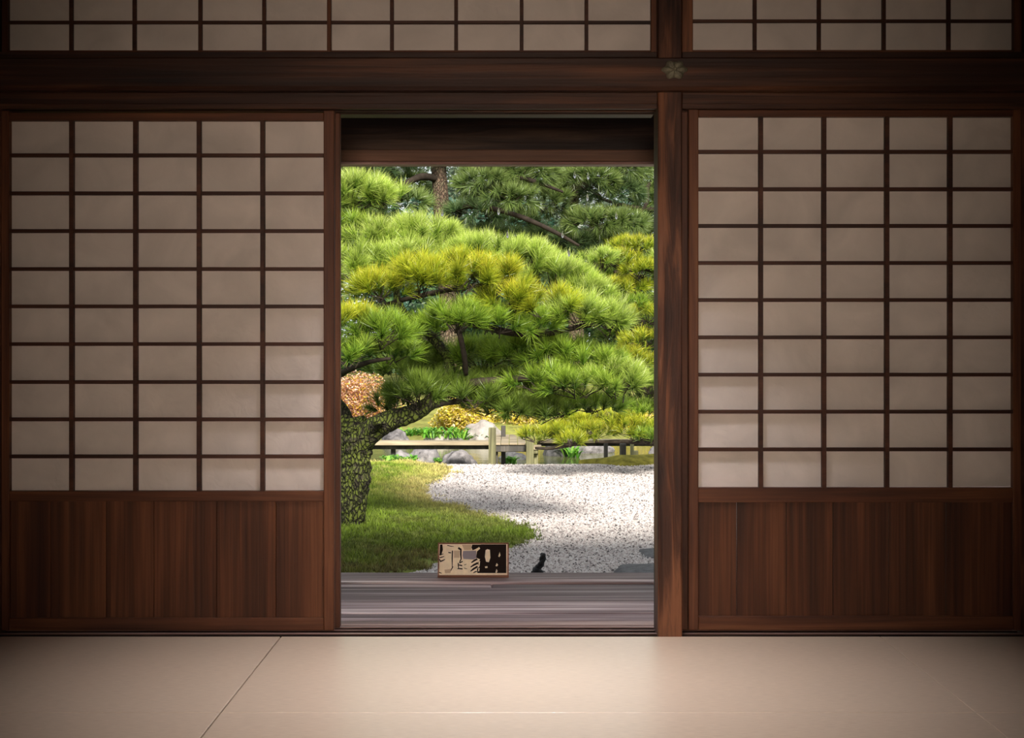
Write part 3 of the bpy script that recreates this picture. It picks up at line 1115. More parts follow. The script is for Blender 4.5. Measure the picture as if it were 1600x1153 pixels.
# rope handle of a tied stone
dr_ = 7.3
tr = empty('tied_stone', (X(840, dr_), dr_ + CAMY, GROUND))
tag(tr, 'black rope knot with a twisted upright end just beyond the deck', 'tied stone')
link('stone', rock_mesh('stone', 0.12, 0.12, 0.115, STEP, 9, flat=0.7), tr, tr.location + Vector((0, 0, 0.10)))
kz_ = Z(891, dr_)
V, Fs = [], []
parts = []
for q, (ddx, ddz, s) in enumerate(((0, 0, 1), (0.018, -0.012, 0.75), (-0.016, -0.014, 0.7), (0.006, 0.018, 0.7))):
    parts.append(([(v.x * 0.026 * s + ddx, v.y * 0.026 * s, v.z * 0.022 * s + ddz) for v in ico_sphere(2)[0]], ico_sphere(2)[1]))
V, Fs = join(parts)
link('knot', mesh('knot', V, Fs, ROPE, True), tr, (X(839, dr_), dr_ + CAMY, kz_))
p0, p1 = Vector((X(840, dr_), dr_ + CAMY, kz_)), Vector((X(848.5, dr_), dr_ + CAMY, Z(865, dr_)))
for s in (0, PI):
    pts = []
    for k in range(13):
        t = k / 12
        c = p0.lerp(p1, t) + Vector((0.008 * math.sin(t * PI), 0, 0))
        an = t * 9 + s
        pts.append(c + Vector((math.cos(an) * 0.0085, math.sin(an) * 0.0085, 0)))
    tube('rope_strand', pts, [0.0105] * 11 + [0.013, 0.008], ROPE, tr, seg=8, n=3)
cord = [Vector((tr.location.x + 0.125 * math.sin(t), tr.location.y, GROUND + 0.10 + 0.115 * math.cos(t))) for t in np.linspace(-2.2, 2.2, 9)]
tube('rope_band', cord, [0.007] * 9, ROPE, tr, seg=6, n=3)

# moss strip at the far edge of the gravel
me = []
pts = [(X(px, 17.0), 12.4 + 0.12 * math.sin(px * 0.05), 0) for px in range(905, 1090, 8)]
V, Fs = [], []
for i, (x, y, _) in enumerate(pts):
    w = 0.05 + 0.35 * min(1, i / 8)
    h = 0.02 + 0.09 * min(1, i / 8)
    for k in range(7):
        t = k / 6 - 0.5
        V.append((x, y + t * 2 * w, GROUND - 0.05 + (h + 0.05) * math.cos(t * PI) + 0.015 * noise.noise(Vector((x * 4, t * 3, 0)))))
for i in range(len(pts) - 1):
    for k in range(6):
        Fs.append([i * 7 + k, (i + 1) * 7 + k, (i + 1) * 7 + k + 1, i * 7 + k + 1])
MOSS = plain('olive_moss', (0.17, 0.15, 0.025), 0.95, 0.1, 9, 0.5, 0.6)
tag(link('moss_bank', mesh('moss_bank', V, Fs, MOSS, True)), 'olive moss strip between the gravel and the pond', 'moss', kind='structure')

# pond and far bank
WZ = -0.72
me = mesh('pond_water', [(-30, 12.3, WZ), (30, 12.3, WZ), (30, 30, WZ), (-30, 30, WZ)], [[0, 1, 2, 3]], WATER)
tag(link('pond_water', me), 'still olive green pond water under the plank bridge', 'water', kind='structure')
gx = np.arange(-24, 24.1, 0.6)
gy = np.arange(16.5, 60, 0.75)
V, Fs = [], []
for y in gy:
    for x in gx:
        t = (y - 17.6 - 0.8 * noise.noise(Vector((x * 0.25, 0, 4)))) / 6
        z = -0.95 + 0.75 * max(0, min(1, t)) + 1.3 * max(0, min(1, (y - 24) / 26)) + 0.2 * noise.noise(Vector((x * 0.5, y * 0.5, 0)))
        if t < 0:
            z = -1.1
        V.append((x, y, z))
for j in range(len(gy) - 1):
    for i in range(len(gx) - 1):
        k = j * len(gx) + i
        Fs.append([k, k + 1, k + 1 + len(gx), k + len(gx)])
tag(link('far_bank', mesh('far_bank', V, Fs, BANK, True)), 'rising mossy bank beyond the pond', 'bank', kind='structure')
tag(link('outer_ground', mesh('outer_ground', [(-90, -60, -1.2), (90, -60, -1.2), (90, 120, -1.2), (-90, 120, -1.2)], [[0, 1, 2, 3]], SOIL)),
    'dark soil around the garden', 'ground', kind='structure')

# ---- plank bridge
BR = tag(empty('plank_bridge', (0, 13.4, WZ)), 'low zigzag bridge of grey weathered planks crossing the pond', 'bridge')


def bbox(name, px0, px1, py0, py1, d0, d1, mat, c=0.006):
    return box(name, X(px0, d0), X(px1, d0), d0 + CAMY, d1 + CAMY, Z(py1, d0), Z(py0, d0), mat, BR, c)


# long run towards the pine
bbox('deck_plank', 440, 766, 690, 696, 18.0, 18.3, W['grey'])
bbox('deck_plank', 440, 764, 690, 696, 18.31, 18.6, W['grey'])
bbox('side_beam', 440, 764, 696.5, 702, 18.1, 18.2, W['darkpost'])
# short run leading away over the water, boards side by side
x0, x1 = X(769, 17.6), X(822, 17.6)
for i in range(4):
    a = x0 + (x1 - x0) * i / 4
    box('deck_plank', a + 0.003, a + (x1 - x0) / 4 - 0.003, 13.0, 14.75, Z(695.5, 17.6), Z(692.5, 17.6), W['grey'], BR, 0.004)
bbox('side_beam', 768, 824, 695.8, 706, 17.62, 17.75, W['darkpost'])
# right-hand run
for k in range(2):
    bbox('deck_plank', 842, 1090, 688, 692.5, 18.3 + k * 0.3, 18.59 + k * 0.3, W['grey'])
bbox('side_beam', 842, 1090, 693, 697, 18.4, 18.5, W['darkpost'])
bbox('bracket', 826, 846, 696, 703, 17.55, 17.68, W['grey'])
bbox('bracket', 828, 841, 704, 709, 17.56, 17.66, W['greyz'])
for (a, b, t, d, m) in ((763.5, 775, 668, 17.55, 'greyz'), (783, 790, 665, 18.9, 'darkpost'), (822, 834, 688, 17.5, 'greyz'), (834, 841, 700, 17.7, 'greyz'),
                        (943.5, 949.5, 692, 18.15, 'darkpost'), (968.5, 978, 693, 17.9, 'darkpost'), (985, 990, 686, 17.8, 'greyz'), (988, 997, 704, 18.0, 'greyz'),
                        (611, 618, 696.5, 18.25, 'darkpost'), (1040, 1047, 692, 18.15, 'greyz'), (545, 552, 696.5, 18.25, 'darkpost')):
    box('post', X(a, d), X(b, d), d + CAMY - 0.045, d + CAMY + 0.045, -1.0, Z(t, d), W[m], BR, 0.006)
box('lower_post', X(765, 17.72), X(778, 17.72), 13.1, 13.22, -1.0, Z(697, 17.7), W['darkpost'], BR)

# ================================================================== ROCKS ROUND THE POND
for (lab, px, d, w, h_, mat, sd, dep) in (
        ('mottled grey boulder in the pond below the long bridge run, next to the grass tip', 716, 19.2, 56, 24, ROCK, 11, 0.25),
        ('speckled grey boulder under the long bridge run, close to the pine', 662, 19.9, 46, 24, ROCK, 12, 0.3),
        ('small grey rock at the water edge nearest the pine trunk', 628, 19.4, 36, 22, ROCK, 13, 0.25),
        ('large pale boulder on the far bank behind the tall bridge post', 756, 24.4, 60, 30, PALEROCK, 14, 0.4),
        ('flat pale rock of the far bank just above the long bridge run', 690, 23.2, 70, 20, PALEROCK, 15, 0.35),
        ('brownish rock of the far bank seen beside the pine limb', 618, 23.6, 46, 22, ROCK, 16, 0.3),
        ('dark wet rock in the shade under the end of the bridge', 873, 21.0, 48, 34, DARKROCK, 17, 0.3),
        ('long flat violet grey rock lying low in the pond', 922, 21.6, 66, 21, ROCK, 18, 0.3),
        ('small dark rock between the posts under the short bridge run', 803, 20.2, 40, 14, DARKROCK, 19, 0.2),
        ('low brown rock at the pond edge by the column', 1032, 20.5, 44, 22, ROCK, 20, 0.25)):
    rock('boulder', lab, px, 0, w, h_, mat, d=d, seed=sd, depth=dep, z=WZ + 0.01)


# ================================================================== PLANTS
def P3(px, py, d):
    return Vector((X(px, d), d + CAMY, Z(py, d)))


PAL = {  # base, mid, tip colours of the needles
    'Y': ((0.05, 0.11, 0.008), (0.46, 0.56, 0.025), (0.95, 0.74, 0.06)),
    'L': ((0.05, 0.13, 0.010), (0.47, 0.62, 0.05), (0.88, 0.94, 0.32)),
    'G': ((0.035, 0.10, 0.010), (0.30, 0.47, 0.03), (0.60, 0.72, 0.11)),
    'D': ((0.035, 0.07, 0.012), (0.20, 0.31, 0.035), (0.38, 0.48, 0.08)),  # lower and inner boughs, their shade put into darker needle colours
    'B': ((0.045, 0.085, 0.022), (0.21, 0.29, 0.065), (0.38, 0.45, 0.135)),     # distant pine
    'K': ((0.03, 0.065, 0.024), (0.125, 0.19, 0.06), (0.22, 0.29, 0.10)),    # distant pine, shade put into the needle colours
}
twig_acc = []


def twig(a, b, r):
    """thin three-sided stick"""
    t = (b - a).normalized()
    u = t.cross(Vector((0.3, 0.5, 0.8))).normalized()
    w = t.cross(u)
    A = [a + (u * math.cos(k * 2.1) + w * math.sin(k * 2.1)) * r for k in range(3)]
    B = [b + (u * math.cos(k * 2.1) + w * math.sin(k * 2.1)) * r * 0.5 for k in range(3)]
    for k in range(3):
        j = (k + 1) % 3
        twig_acc.extend([A[k], A[j], B[j], A[k], B[j], B[k]])


def pine_pad(root, px, py, rx, rz, pal, d, off=0.0, ry=None, dens=125.0, n=105, length=0.145, width=0.0052, twigs=True, zmin=-0.2, up=0.85):
    d = d + off
    s = d / F
    c = np.array(P3(px, py, d))
    r = np.array([rx * s * 0.86, (ry or min(rx * s * 0.9, 0.42)), max(rz * s - length * 0.45, 0.04)])
    area = 2 * PI * ((r[0] * r[1]) ** 1.6 / 3 + (r[0] * r[2]) ** 1.6 / 3 + (r[1] * r[2]) ** 1.6 / 3) ** (1 / 1.6) * (1 - zmin) 
    T = max(14, int(area * dens))
    C, A = pad_points(c, r, T, zmin, shell=(0.84, 1.04), up=up)
    T = len(C)
    b, m, t = (np.array(q) for q in PAL[pal])
    # downward tufts darkened, underside shade put into colour; the shoots on top end in yellow
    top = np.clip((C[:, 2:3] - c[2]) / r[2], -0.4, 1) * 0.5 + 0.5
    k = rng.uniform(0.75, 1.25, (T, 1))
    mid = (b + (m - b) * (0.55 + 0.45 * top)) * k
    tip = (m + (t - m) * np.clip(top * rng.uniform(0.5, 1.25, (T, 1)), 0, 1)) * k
    V, K = needles(C, A, n, length, width, b * k, mid, tip)
    foliage('foliage', V, K, root)
    if twigs:
        hub = Vector(c) - Vector((0, 0, r[2] * 0.75))
        for q in range(0, T, 2):
            p = Vector(C[q])
            twig(hub.lerp(p, 0.15) + Vector(rng.normal(size=3) * 0.02), p, 0.006)


def finish_twigs(root, mat=TWIG):
    global twig_acc
    V = np.array([tuple(v) for v in twig_acc], dtype=np.float32)
    loc = V.mean(0)
    o = link('twigs', tri_mesh('twigs', V - loc, mat), root, loc)
    o['kind'] = 'stuff'
    twig_acc = []


def limb(root, name, pts, mat, seg=10, n=6, rough=0.0, freq=8.0, seed=0):
    """pts: (px, py, depth, radius in pixels)"""
    return tube(name, [P3(a, b, d) for a, b, d, r in pts], [r * d / F for a, b, d, r in pts], mat, root, seg=seg, n=n, rough=rough, freq=freq, seed=seed)


# ---- the garden pine by the doorway
DP = 10.7
pine = tag(empty('garden_pine', (X(547, DP), DP + CAMY, GROUND + 0.06)), 'big cloud-trimmed pine with mossy forked trunk and bright yellow green needles', 'pine tree')
limb(pine, 'trunk', [(541, 850, 10.7, 30), (547, 818, 10.7, 21), (551, 790, 10.7, 20.5), (555, 752, 10.7, 22.5), (556, 715, 10.7, 23), (557, 690, 10.7, 27), (556, 668, 10.7, 27), (553, 652, 10.7, 15)],
     BARK, seg=72, n=22, rough=0.26, freq=9, seed=1)
limb(pine, 'limb', [(548, 690, 10.72, 18), (536, 660, 10.75, 18), (519, 628, 10.8, 15), (500, 590, 10.85, 12), (492, 520, 10.9, 10), (505, 430, 11.0, 8), (520, 350, 11.1, 6)],
     BARK, seg=28, n=9, rough=0.16, freq=9, seed=2)
limb(pine, 'limb', [(560, 694, 10.68, 20), (582, 672, 10.62, 19), (612, 656, 10.6, 16), (645, 645, 10.6, 14), (676, 626, 10.62, 11.5), (698, 596, 10.7, 9.5), (700, 560, 10.8, 8), (668, 520, 10.85, 7.5), (640, 500, 10.85, 7), (622, 470, 10.9, 6), (618, 430, 10.95, 4)],
     BARK, seg=28, n=9, rough=0.15, freq=9, seed=3)
limb(pine, 'cut_stub', [(574, 676, 10.58, 9), (586, 664, 10.5, 8.5), (593, 655, 10.42, 7.5)], BARK, seg=18, n=6, rough=0.1, freq=10, seed=4)
for q, pts in enumerate((
        [(690, 606, 10.68, 8), (740, 598, 10.6, 7), (800, 592, 10.6, 6), (860, 588, 10.55, 5), (920, 592, 10.45, 4), (960, 604, 10.4, 2.5)],
        [(640, 500, 10.85, 6), (690, 500, 10.6, 6), (740, 506, 10.5, 6), (800, 520, 10.5, 5.5), (850, 522, 10.5, 4.5), (900, 512, 10.5, 3.5), (945, 505, 10.5, 2)],
        [(714, 506, 10.45, 4), (720, 530, 10.4, 4.5), (726, 560, 10.4, 4.5), (728, 585, 10.5, 4)],
        [(505, 500, 10.7, 7), (550, 492, 10.4, 6), (585, 482, 10.2, 4), (620, 470, 10.2, 3)],
        [(622, 470, 10.9, 4), (690, 455, 10.7, 4), (760, 445, 10.7, 3.5), (830, 450, 10.8, 3), (890, 470, 10.8, 2)],
        [(520, 360, 11.1, 4.5), (560, 345, 11.2, 4), (600, 335, 11.2, 2.5)],
        [(655, 638, 10.6, 6), (705, 628, 10.65, 5), (770, 624, 10.75, 4), (840, 632, 10.75, 3), (900, 638, 10.75, 2)],
        [(512, 600, 10.7, 6), (540, 580, 10.3, 5), (575, 566, 10.0, 4), (610, 560, 9.9, 2.5)])):
    limb(pine, 'branch', pts, TWIG, seg=9, n=6, rough=0.25, freq=16, seed=q + 9)
for a in (
        (545, 312, 72, 34, 'L', .45), (600, 318, 36, 24, 'L', .35), (490, 325, 60, 45, 'L', .4), (535, 362, 34, 20, 'G', .25),
        (585, 395, 62, 48, 'L', .35), (655, 385, 66, 40, 'L', .4), (560, 425, 52, 40, 'L', -.05), (640, 420, 62, 36, 'L', 0.1),
        (596, 462, 46, 30, 'Y', -.55), (655, 445, 48, 40, 'Y', -.5), (715, 440, 54, 40, 'Y', -.5), (768, 448, 50, 38, 'Y', -.45),
        (760, 402, 58, 26, 'L', .25), (815, 424, 60, 38, 'L', .2), (868, 446, 52, 36, 'L', .15), (910, 474, 46, 32, 'L', .1), (720, 402, 46, 22, 'L', .3),
        (800, 478, 48, 32, 'Y', -.4), (850, 488, 50, 34, 'Y', -.35), (905, 500, 48, 34, 'L', -.3), (948, 508, 38, 32, 'L', -.25),
        (548, 515, 40, 30, 'Y', -.75), (598, 528, 46, 32, 'G', -.8), (545, 562, 42, 30, 'G', -.85), (612, 560, 38, 22, 'G', -.7),
        (714, 508, 46, 32, 'G', -.6), (770, 514, 44, 26, 'G', -.4), (672, 522, 30, 20, 'G', -.4), (830, 515, 40, 20, 'G', -.3),
        (755, 568, 56, 34, 'G', .25), (815, 556, 56, 34, 'G', .1), (872, 562, 54, 32, 'G', -.05), (925, 578, 50, 32, 'G', -.15), (962, 606, 46, 34, 'L', -.3),
        (905, 612, 52, 28, 'G', -.3), (848, 602, 50, 26, 'G', -.25),
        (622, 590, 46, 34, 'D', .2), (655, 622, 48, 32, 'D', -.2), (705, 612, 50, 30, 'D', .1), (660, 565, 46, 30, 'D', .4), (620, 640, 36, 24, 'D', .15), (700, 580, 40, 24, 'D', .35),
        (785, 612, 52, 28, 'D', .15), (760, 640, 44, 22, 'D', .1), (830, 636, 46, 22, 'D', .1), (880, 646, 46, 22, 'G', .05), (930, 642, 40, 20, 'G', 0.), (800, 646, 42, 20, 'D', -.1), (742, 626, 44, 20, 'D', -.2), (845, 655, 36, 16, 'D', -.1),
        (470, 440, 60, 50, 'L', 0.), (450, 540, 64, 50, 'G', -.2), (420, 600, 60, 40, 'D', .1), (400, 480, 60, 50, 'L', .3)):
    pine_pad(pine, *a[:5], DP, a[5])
finish_twigs(pine)

# ---- second clipped pine across the gravel
DQ = 15.6
pine2 = tag(empty('clipped_pine', (X(1092, DQ), 12.2, GROUND)), 'yellow tipped clipped pine spreading low over the plank bridge beside the column', 'pine tree')
limb(pine2, 'trunk', [(1096, 760, 16.6, 22), (1092, 700, 16.4, 17), (1078, 640, 16.2, 15), (1088, 570, 16.0, 13), (1070, 500, 16, 11), (1060, 440, 16, 8), (1040, 395, 16, 5)], BARK2, seg=20, n=8, rough=0.15, freq=9)
pads2 = [(992, 390, 42, 15, 'Y', .3), (938, 414, 34, 22, 'L', 0), (975, 412, 34, 16, 'Y', .1), (1000, 428, 32, 18, 'Y', 0), (944, 455, 40, 15, 'Y', -.2), (985, 452, 34, 15, 'Y', .2), (930, 440, 30, 14, 'G', .3), (975, 480, 46, 16, 'G', -.1),
         (1012, 500, 34, 20, 'Y', -.2), (1004, 538, 34, 20, 'Y', -.3), (986, 568, 34, 26, 'Y', -.4), (1014, 606, 30, 24, 'G', -.2), (1050, 410, 40, 22, 'L', .1), (1070, 470, 50, 30, 'L', 0),
         (1075, 550, 50, 30, 'G', -.1), (1060, 610, 40, 26, 'G', -.2), (985, 520, 40, 20, 'G', .4), (960, 500, 36, 16, 'G', .5),
         (862, 652, 36, 18, 'Y', -.2), (838, 686, 28, 13, 'Y', -.5), (868, 678, 22, 11, 'Y', -.4), (925, 680, 38, 16, 'Y', -.5), (960, 664, 36, 18, 'Y', -.3), (990, 676, 36, 20, 'Y', -.4), (1014, 688, 24, 16, 'G', -.5), (893, 692, 20, 14, 'Y', -.6),
         (1045, 680, 40, 24, 'G', -.2), (905, 664, 34, 14, 'Y', -.1), (1005, 650, 32, 20, 'G', 0), (960, 640, 34, 16, 'G', .2),
         (985, 440, 50, 40, 'D', .9), (985, 530, 50, 50, 'D', .9), (1000, 620, 50, 40, 'D', .9)]
for a in pads2:
    pine_pad(pine2, *a[:5], DQ, a[5], ry=0.3, dens=150, n=50, length=0.11, width=0.0062)
finish_twigs(pine2)
for q, pts in enumerate((
        [(1080, 650, 16.2, 8), (1030, 632, 15.8, 7), (975, 645, 15.5, 6), (945, 662, 15.3, 5), (905, 690, 15.1, 4), (860, 700, 15.0, 3), (836, 700, 15.0, 2)],
        [(975, 645, 15.5, 4), (930, 650, 15.4, 3.5), (885, 664, 15.4, 3), (860, 664, 15.4, 2)],
        [(1075, 500, 16, 7), (1020, 470, 15.8, 5), (960, 440, 15.6, 4), (930, 430, 15.6, 2.5)],
        [(1060, 440, 16, 5), (1010, 420, 15.8, 4), (960, 425, 15.6, 3)],
        [(1085, 580, 16, 7), (1030, 560, 15.7, 5), (985, 585, 15.4, 3.5)],
        [(1080, 540, 16, 6), (1030, 520, 15.7, 4), (980, 500, 15.6, 3)],
        [(1085, 680, 16.3, 7), (1030, 690, 15.6, 5), (985, 690, 15.2, 3.5), (930, 690, 15.1, 2.5)])):
    limb(pine2, 'branch', pts, TWIG, seg=8, n=5, rough=0.25, freq=12, seed=q + 30)


# ---- tall pines behind the pond
def far_pine(label, base_px, d, trunk, branches, pads, group='tall pines behind the pond', pal=None):
    root = tag(empty('tall_pine', (X(base_px, d), d + CAMY, 0.1)), label, 'pine tree', group)
    limb(root, 'trunk', trunk, BARK2, seg=16, n=6, rough=0.12, freq=5, seed=base_px)
    for q, b in enumerate(branches):
        limb(root, 'branch', b, FARTWIG, seg=7, n=5, rough=0.2, freq=6, seed=q)
    for (px, py, rx, rz, pl_, off) in pads:
        pine_pad(root, px, py, rx, rz, pl_, d, off, ry=0.55 + rx * 0.004, dens=26, n=46, length=0.27, width=0.014, twigs=True, zmin=-0.6, up=0.25)
    finish_twigs(root, FARTWIG)
    return root


far_pine('tall dark pine with a thick bare trunk at the top of the view', 688, 28.0,
         [(700, 640, 28, 17), (702, 520, 28, 15), (695, 400, 28, 14), (690, 330, 28, 13), (686, 270, 28, 12), (682, 180, 28, 11), (680, 60, 28, 8)],
         [[(686, 280, 28, 6), (660, 276, 27.6, 6), (636, 286, 27.3, 5), (600, 308, 27, 3)],
          [(696, 330, 28, 5), (740, 322, 27.2, 4), (786, 330, 26.9, 4), (830, 345, 26.7, 4), (870, 364, 26.6, 3.5), (905, 384, 26.6, 2)],
          [(690, 250, 28, 5), (760, 265, 27.5, 4), (830, 282, 27, 3.5), (880, 300, 27, 2)],
          [(684, 210, 28, 5), (600, 230, 27.5, 4), (540, 250, 27, 2.5)]],
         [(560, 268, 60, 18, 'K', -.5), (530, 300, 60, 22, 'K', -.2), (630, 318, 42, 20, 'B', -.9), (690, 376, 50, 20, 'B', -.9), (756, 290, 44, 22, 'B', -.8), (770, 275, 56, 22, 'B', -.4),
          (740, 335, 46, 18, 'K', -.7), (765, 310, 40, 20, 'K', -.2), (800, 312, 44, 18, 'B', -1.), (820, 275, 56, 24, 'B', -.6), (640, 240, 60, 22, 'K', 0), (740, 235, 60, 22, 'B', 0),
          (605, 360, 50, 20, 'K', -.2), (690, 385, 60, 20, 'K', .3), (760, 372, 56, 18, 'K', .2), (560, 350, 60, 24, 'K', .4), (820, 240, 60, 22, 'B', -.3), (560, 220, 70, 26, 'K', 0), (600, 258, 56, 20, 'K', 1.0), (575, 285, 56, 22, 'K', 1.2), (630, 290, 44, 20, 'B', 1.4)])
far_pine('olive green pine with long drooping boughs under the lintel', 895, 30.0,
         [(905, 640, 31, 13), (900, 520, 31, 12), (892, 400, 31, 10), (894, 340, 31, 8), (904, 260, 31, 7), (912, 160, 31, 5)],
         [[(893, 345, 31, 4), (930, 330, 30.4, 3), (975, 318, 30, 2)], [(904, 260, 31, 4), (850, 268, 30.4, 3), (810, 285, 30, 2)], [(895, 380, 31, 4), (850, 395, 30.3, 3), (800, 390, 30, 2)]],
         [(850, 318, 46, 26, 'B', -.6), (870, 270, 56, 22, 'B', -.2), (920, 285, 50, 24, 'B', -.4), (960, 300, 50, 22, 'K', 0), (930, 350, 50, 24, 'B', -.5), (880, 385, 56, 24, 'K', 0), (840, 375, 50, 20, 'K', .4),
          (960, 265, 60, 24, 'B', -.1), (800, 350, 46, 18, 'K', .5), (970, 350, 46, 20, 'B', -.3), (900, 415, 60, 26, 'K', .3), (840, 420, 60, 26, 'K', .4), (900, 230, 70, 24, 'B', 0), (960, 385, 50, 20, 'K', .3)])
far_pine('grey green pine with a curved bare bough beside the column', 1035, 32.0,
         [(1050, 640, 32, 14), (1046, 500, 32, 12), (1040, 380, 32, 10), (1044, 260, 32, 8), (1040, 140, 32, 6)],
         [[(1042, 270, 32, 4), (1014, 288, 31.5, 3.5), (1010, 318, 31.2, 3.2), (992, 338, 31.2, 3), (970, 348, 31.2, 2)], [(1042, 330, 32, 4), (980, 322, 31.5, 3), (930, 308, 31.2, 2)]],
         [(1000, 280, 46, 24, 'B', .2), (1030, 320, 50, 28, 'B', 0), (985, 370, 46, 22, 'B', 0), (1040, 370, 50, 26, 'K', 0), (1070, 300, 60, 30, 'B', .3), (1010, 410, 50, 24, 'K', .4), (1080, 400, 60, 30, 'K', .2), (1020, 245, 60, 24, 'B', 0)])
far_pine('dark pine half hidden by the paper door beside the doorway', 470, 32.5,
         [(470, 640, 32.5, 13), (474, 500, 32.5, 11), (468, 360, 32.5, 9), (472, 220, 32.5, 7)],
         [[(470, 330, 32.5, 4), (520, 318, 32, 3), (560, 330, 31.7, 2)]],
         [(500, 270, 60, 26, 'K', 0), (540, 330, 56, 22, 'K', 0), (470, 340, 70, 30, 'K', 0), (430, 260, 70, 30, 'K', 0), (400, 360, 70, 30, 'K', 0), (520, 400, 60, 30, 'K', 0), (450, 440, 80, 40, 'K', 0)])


# ---- leafy crowns and shrubs: a stem, limbs and a cloud of leaves in lumps
def leafy(name, label, px, d, py0, py1, w, cols, count, size, cat, group=None, lumps=14, mat=LEAF, stem=BARK2, seed=0, foot=0.0, stems=1, aspect=0.5, depth=None, lay=0.6):
    """crown between rows py0 (top) and py1 (bottom) and w pixels wide at depth d"""
    s = d / F
    cx, cy = X(px, d), d + CAMY
    z1, z0 = Z(py0, d), Z(py1, d)
    root = tag(empty(name, (cx, cy, foot)), label, cat, group)
    R = np.array([w * s / 2, depth or w * s * 0.4, (z1 - z0) / 2])
    c0 = np.array([cx, cy, (z0 + z1) / 2])
    r_ = np.random.default_rng(seed)
    Ps = []
    hubs = []
    for q in range(lumps):
        D = unit(r_.normal(size=3))
        c = c0 + D * R * r_.uniform(0.35, 0.72)
        rr = R * r_.uniform(0.34, 0.5)
        m = count // lumps
        Dd = unit(r_.normal(size=(m, 3)))
        Ps.append(c + Dd * rr * (r_.uniform(0, 1, (m, 1)) ** 0.33))
        hubs.append(c)
    P = np.concatenate(Ps)
    V, K = leaves(P, size, cols, aspect, lay)
    foliage('foliage', V, K, root, mat, 4)
    top = Vector((cx, cy, z0 + (z1 - z0) * 0.6))
    for q in range(stems):
        ofs = Vector((r_.normal() * R[0] * 0.25, r_.normal() * R[1] * 0.25, 0)) * (stems > 1)
        base = Vector((cx, cy, foot - 0.15)) + ofs * 0.5
        h = hubs[q % len(hubs)]
        tipp = Vector(h) if stems > 1 else top
        rad = max(0.012, R[0] * (0.045 if stems == 1 else 0.02))
        tube('trunk' if stems == 1 else 'stem', [base, base.lerp(tipp, 0.5) + Vector((r_.normal() * 0.08 * R[0], 0, 0)), tipp], [rad, rad * 0.8, rad * 0.4], stem, root, seg=8, n=5, rough=0.1, freq=6)
    if stems == 1:
        for h in hubs[:7]:
            b0 = Vector((cx, cy, z0 + (z1 - z0) * r_.uniform(0.05, 0.5)))
            tube('branch', [b0, b0.lerp(Vector(h), 0.6) + Vector((0, 0, 0.1)), Vector(h)], [rad * 0.5, rad * 0.35, rad * 0.15], stem, root, seg=6, n=4)
    return root


TEAL = [(0.045, 0.11, 0.075), (0.07, 0.16, 0.11), (0.12, 0.23, 0.17), (0.03, 0.075, 0.05)]
DEEP = [(0.03, 0.075, 0.03), (0.05, 0.11, 0.04), (0.08, 0.15, 0.05)]
GREY = [(0.10, 0.14, 0.09), (0.15, 0.18, 0.12), (0.07, 0.11, 0.07)]
for q, (px, d, y0, y1, w, cols, lab) in enumerate((
        (250, 43.5, 130, 560, 330, DEEP, 'deep green broadleaf tree hidden far behind the paper door'),
        (520, 44, 190, 560, 260, DEEP, 'dark broadleaf tree far behind the upper pad of the garden pine'),
        (655, 49, 268, 580, 230, TEAL, 'blue green leafy tree far behind the thick bare trunk'),
        (800, 41, 300, 600, 230, TEAL, 'blue green leafy tree far behind the long drooping bough'),
        (880, 46.5, 200, 560, 280, GREY, 'grey green leafy tree far behind the olive pine'),
        (985, 51.5, 250, 590, 240, TEAL, 'dull teal tree far behind the curved bare bough'),
        (740, 54.5, 205, 560, 300, GREY, 'pale grey green tree standing farthest off behind the pines'),
        (1130, 41, 180, 580, 280, DEEP, 'deep green tree far behind the grained column'),
        (1320, 46, 150, 570, 330, DEEP, 'deep green tree hidden far behind the closed paper door'))):
    leafy('broadleaf_tree', lab, px, d, y0, y1, w, cols, 9000, 0.26, 'tree', 'broadleaf trees far behind the pines', lumps=22, seed=q + 50, foot=0.2)
for q, (px, d, y0, y1, w, cols, lab) in enumerate((
        (560, 38, 470, 640, 230, DEEP, 'dark clipped shrub on the bank behind the garden pine trunk'),
        (740, 34, 430, 640, 240, DEEP, 'dark green shrub on the bank behind the middle of the garden pine'),
        (900, 38, 430, 640, 240, DEEP, 'dark shrub on the bank behind the end of the garden pine boughs'),
        (1060, 34.5, 430, 650, 240, DEEP, 'dark shrub on the bank behind the column'),
        (380, 34, 440, 650, 260, DEEP, 'dark shrub on the bank hidden behind the paper door'))):
    leafy('bank_shrub', lab, px, d, y0, y1, w, cols, 7000, 0.17, 'shrub', 'dark shrubs on the far bank', lumps=18, seed=q + 80, foot=-0.1, stems=5)
for q, (px, d, y0, y1, w, cols, lab) in enumerate((
        (60, 49, 200, 580, 300, DEEP, 'deep green tree far out behind the plaster panel'),
        (-180, 41, 160, 580, 320, DEEP, 'deep green tree at the far end of the pond bank'),
        (1540, 40, 170, 580, 300, DEEP, 'deep green tree far out behind the corner column'),
        (1760, 42, 150, 580, 320, DEEP, 'deep green tree at the far end of the garden beyond the corner column'))):
    leafy('broadleaf_tree', lab, px, d, y0, y1, w, cols, 7000, 0.28, 'tree', 'broadleaf trees far behind the pines', lumps=22, seed=q + 150, foot=0.2)
for q, (px, d, y0, y1, w, lab) in enumerate(((200, 39, 440, 640, 280, 'dark shrub on the bank far along towards the plaster panel'), (10, 35.5, 430, 640, 300, 'dark shrub on the bank farthest along towards the plaster panel'),
                                             (1270, 38.5, 430, 640, 280, 'dark shrub on the bank behind the closed paper door'), (1480, 34.5, 430, 640, 300, 'dark shrub on the bank behind the corner column'))):
    leafy('bank_shrub', lab, px, d, y0, y1, w, DEEP, 6000, 0.18, 'shrub', 'dark shrubs on the far bank', lumps=18, seed=q + 180, foot=-0.1, stems=5)
